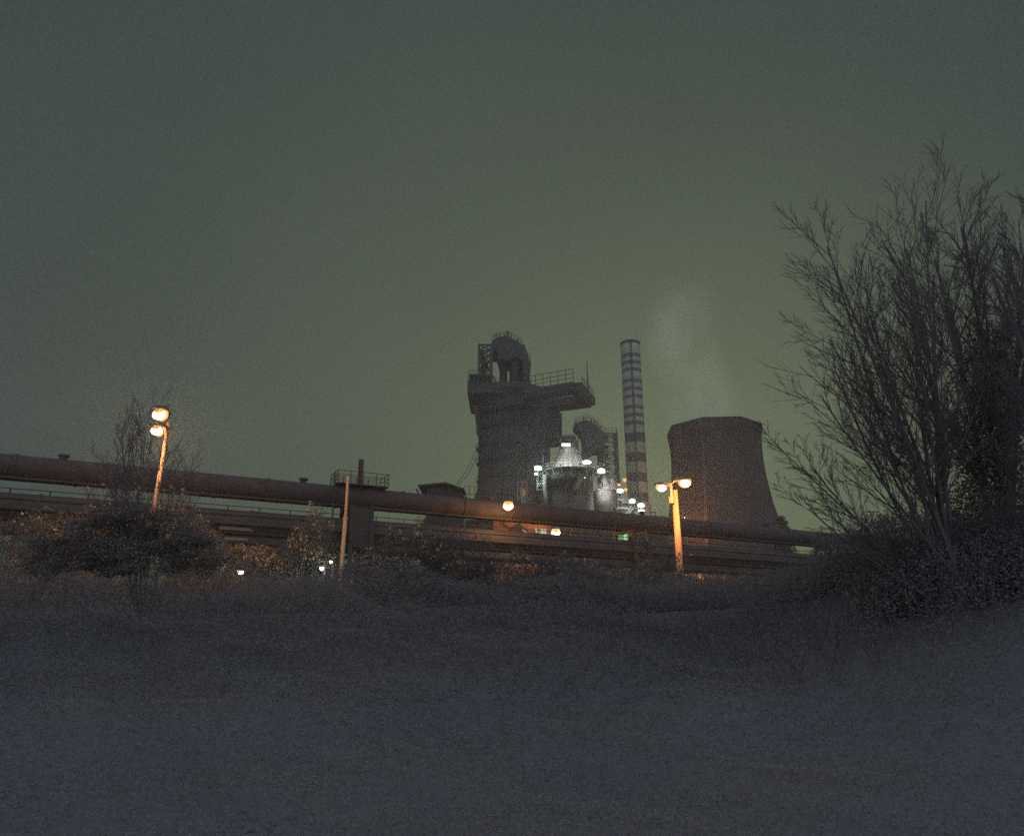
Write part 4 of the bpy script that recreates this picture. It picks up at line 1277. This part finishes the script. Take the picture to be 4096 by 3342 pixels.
def shrub(name, label, blobs, seed, leaf=M_LEAF2, lsize=.10, n_rods=26, group=None, dry=.05):
    """blobs: (px, py, Y, rx, ry, rz, n leaves) with the centre given in the photograph's pixels"""
    c0 = P(*blobs[0][:3])
    cen = [P(*bb[:3]) for bb in blobs]
    t = thing(name, (c0.x, c0.y, gz(c0.x, c0.y)), label, "shrub", group)
    r = np.random.default_rng(seed)
    pts, polys = [], []
    for c, bb in zip(cen, blobs):
        rx, ry, rz_, n = bb[3:]
        d = r.normal(size=(n, 3)); d /= np.linalg.norm(d, axis=1, keepdims=True)
        lump = 1 + .22 * np.sin(d[:, :1] * 5 + seed) * np.cos(d[:, 2:] * 6 + seed * 2) + .15 * np.sin(d[:, :1] * 13 + seed) 
        p = np.array(c) + d * np.array([rx, ry, rz_]) * lump * r.uniform(.25, 1, (n, 1)) ** .45
        pts.append(p)
        for _ in range(n_rods):
            a = r.normal(size=3); a[2] = abs(a[2]) + .2; a /= np.linalg.norm(a)
            e = np.array(c) + a * np.array([rx, ry, rz_]) * r.uniform(.95, 1.28)
            g0 = np.array([c.x + r.normal() * rx * .3, c.y + r.normal() * .3, gz(c.x, c.y)])
            mid = (g0 + e) / 2 + r.normal(size=3) * .25 + [0, 0, .3]
            tt = np.linspace(0, 1, 6)[:, None]
            polys.append(((1 - tt) ** 2 * g0 + 2 * tt * (1 - tt) * mid + tt ** 2 * e, np.linspace(.022, .006, 6)))
    p = np.concatenate(pts)
    p[:, 2] = np.maximum(p[:, 2], ground_z(p[:, 0], p[:, 1]) + .05)
    v, q_ = leaf_arrays(p, lsize); arr_mesh("foliage", v, q_, leaf, t)
    if dry:  # share of leaves that carry lamplight in their colour
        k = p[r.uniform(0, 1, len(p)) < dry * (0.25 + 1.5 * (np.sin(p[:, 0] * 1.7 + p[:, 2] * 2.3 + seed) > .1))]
        v, q_ = leaf_arrays(k, .17); arr_mesh("lamplit_leaves", v, q_, M_LIT_LEAF, t)
    v, q_ = tubes_arrays(polys, 3); arr_mesh("stems", v, q_, M_BARK, t)
    return t


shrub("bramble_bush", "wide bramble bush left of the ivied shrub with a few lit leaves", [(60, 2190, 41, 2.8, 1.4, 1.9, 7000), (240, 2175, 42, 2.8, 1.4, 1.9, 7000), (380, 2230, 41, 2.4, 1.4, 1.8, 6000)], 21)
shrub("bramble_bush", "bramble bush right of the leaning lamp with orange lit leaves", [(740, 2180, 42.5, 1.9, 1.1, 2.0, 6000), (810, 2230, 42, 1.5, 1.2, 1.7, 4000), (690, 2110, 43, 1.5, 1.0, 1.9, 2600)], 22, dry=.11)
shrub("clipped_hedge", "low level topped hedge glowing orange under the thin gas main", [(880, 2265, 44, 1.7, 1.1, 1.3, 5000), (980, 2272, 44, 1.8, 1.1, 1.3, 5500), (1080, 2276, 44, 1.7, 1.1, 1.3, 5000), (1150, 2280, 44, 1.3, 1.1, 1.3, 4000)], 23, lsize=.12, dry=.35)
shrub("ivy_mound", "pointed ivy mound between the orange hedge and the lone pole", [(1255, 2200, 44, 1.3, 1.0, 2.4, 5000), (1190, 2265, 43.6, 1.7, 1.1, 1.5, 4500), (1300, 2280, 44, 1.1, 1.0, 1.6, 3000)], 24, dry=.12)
shrub("bramble_bush", "dark rounded bramble bush right of the lone pole", [(1640, 2260, 36, 2.6, 1.4, 2.0, 8000), (1800, 2280, 36, 2.6, 1.4, 1.9, 8000), (1500, 2330, 36, 2.0, 1.3, 1.4, 5000)], 25)
shrub("bramble_bush", "dark bramble bush below the brick bunker lamps", [(2060, 2330, 36, 3.0, 1.4, 1.4, 8000), (2250, 2340, 36, 2.8, 1.4, 1.4, 7000)], 26)
shrub("bramble_bush", "dark bramble bush at the foot of the twin headed lamp", [(2480, 2350, 38, 3.0, 1.4, 1.3, 8000), (2660, 2345, 40, 2.2, 1.4, 1.8, 6000)], 27)
shrub("bramble_bush", "low bramble bush before the corrugated store", [(2850, 2410, 36, 3.0, 1.4, 1.1, 7000), (3030, 2395, 36, 2.6, 1.4, 1.3, 7000)], 28)
shrub("bramble_bush", "dense bramble bush under the fanning bare tree", [(3250, 2390, 27, 2.2, 1.4, 1.1, 6000), (3480, 2320, 25, 2.0, 1.4, 1.5, 14000), (3680, 2270, 24, 2.0, 1.4, 1.8, 18000)], 29, M_LEAF, .08, dry=.01)
shrub("bramble_bush", "tall thicket at the ivied trunk's foot", [(3850, 2290, 19.5, 1.8, 1.0, 1.2, 20000), (4060, 2240, 19, 1.8, 1.0, 1.5, 22000), (3650, 2330, 20, 1.6, 1.0, 1.0, 14000)], 30, M_LEAF2, .06, n_rods=10, dry=0)

# small wind-blown conifer behind the mains
YN = 100.0
b = P(3125, 2200, YN); b.z = GP
t = thing("young_conifer", b, "small ragged conifer peeping over the gas main by the cooling tower", "tree")
top = P(3118, 2062, YN)
MB().path([b, b.lerp(top, .6), top], [.22, .13, .03], 7).build("trunk", M_BARK, t)
pts = []
for (px, py, rx, rz_, n) in ((3118, 2072, .8, .32, 420), (3098, 2090, .7, .22, 200), (3135, 2092, .6, .45, 350), (3080, 2112, .8, .22, 260), (3140, 2118, .75, .7, 700), (3112, 2122, .5, .3, 200), (3150, 2140, .9, .8, 900), (3130, 2165, 1.6, .8, 1200), (3110, 2142, 1.0, .25, 400), (3130, 2200, 2.0, 1.2, 1500)):
    d = rng.normal(size=(n, 3)); d /= np.linalg.norm(d, axis=1, keepdims=True)
    pts.append(np.array(P(px, py, YN)) + d * np.array([rx, .7, rz_]) * rng.uniform(.2, 1, (n, 1)) ** .6)
v, q_ = leaf_arrays(np.concatenate(pts), .22); arr_mesh("crown", v, q_, M_IVY, t)

# bramble thicket over the whole bank
def scrub(name, label, n, x_rng, y_rng, hfun, size, m):
    x = rng.uniform(*x_rng, n * 4); y = rng.uniform(*y_rng, n * 4)
    keep = (np.abs(x) < 0.74 * y + 8.0) & (rng.uniform(0, 1, len(x)) < np.maximum(sstep(9, 26, y), sstep(4, 10, x) * sstep(10, 15, y)))
    x, y = x[keep][:n], y[keep][:n]
    h = hfun(x, y)
    z = ground_z(x, y) + h * rng.uniform(0, 1, len(x)) ** .55
    sz = size * (0.55 + y / 30.0)
    v, q_ = leaf_arrays(np.stack([x, y, z], 1), sz, 1.2)
    o = arr_mesh(name, v, q_, m)
    return setprops(o, label, "undergrowth", None, "stuff")
def hbr(x, y):
    a = .55 + .25 * np.sin(x * .8 + np.sin(y * .5) * 1.5) + .22 * np.sin(y * 1.1 + x * .35) + .15 * np.sin(x * 2.1 + y * 1.7)
    return np.clip(a, .12, 2) * (.04 + 1.3 * sstep(9, 32, y)) * (1 - .35 * sstep(5, 12, x)) + 1.9 * sstep(4.5, 10, x) * sstep(11, 17, y) * (1 - sstep(22, 28, y)) + 1.0 * sstep(25, 33, y) * (1 - .55 * sstep(5, 12, x))
scrub("bramble_thicket", "dark bramble thicket covering the bank in the foreground", 470000, (-44, 44), (6, 40), hbr, .05, M_GRASS)
def hlow(x, y):
    return .10 + .10 * (1 + np.sin(x * 1.3 + np.sin(y) * 1.2) * np.sin(y * 1.1 + x * .4)) + .05 * np.sin(x * 3.1 + y * 2.3)
n_ = 600000
y = 3.0 + 24.5 * rng.uniform(0, 1, n_) ** .8; x = rng.uniform(-1, 1, n_) * (.74 * y + 5.5)
z = ground_z(x, y) + hlow(x, y) * rng.uniform(0, 1, n_) ** .7
v, q_ = leaf_arrays(np.stack([x, y, z], 1), .036 * (.7 + y / 40), 1.2)
setprops(arr_mesh("trailing_ivy", v, q_, M_TRAIL), "small leaved trailing ivy carpeting the lower bank", "undergrowth", None, "stuff")
polys = []
r = np.random.default_rng(77)
for _ in range(3500):
    y = r.uniform(16, 38); x = r.uniform(-.74 * y - 2, .74 * y + 2)
    hh = float(hbr(np.array(x), np.array(y))) * r.uniform(.7, 1.35)
    a = r.uniform(0, 6.28); ln = r.uniform(.4, 1.2)
    g0 = np.array([x, y, gz(x, y)]); e = g0 + [ln * math.cos(a), ln * math.sin(a), hh * .7]; mid = (g0 + e) / 2 + [0, 0, hh * .8]
    tt = np.linspace(0, 1, 6)[:, None]
    polys.append(((1 - tt) ** 2 * g0 + 2 * tt * (1 - tt) * mid + tt ** 2 * e, np.linspace(.010, .005, 6)))
v, q_ = tubes_arrays(polys, 3)
setprops(arr_mesh("bramble_canes", v, q_, M_BARK), "arching bramble canes all over the bank", "undergrowth", None, "stuff")

# ------------------------------------------------------------------ night haze
hm = bpy.data.materials.new("night haze"); hm.use_nodes = True
n, l = hm.node_tree.nodes, hm.node_tree.links
n.remove(n["Principled BSDF"])
pv = n.new("ShaderNodeVolumePrincipled")
pv.inputs["Color"].default_value = (.88, .93, .97, 1)
pv.inputs["Density"].default_value = HAZE
pv.inputs["Anisotropy"].default_value = 0.45
l.new(pv.outputs[0], n["Material Output"].inputs["Volume"])
o = MB().box((0, 117, 65.0), (850, 640, 136.0)).build("haze", hm)
setprops(o, "thin night haze over the works", "haze", None, "stuff")
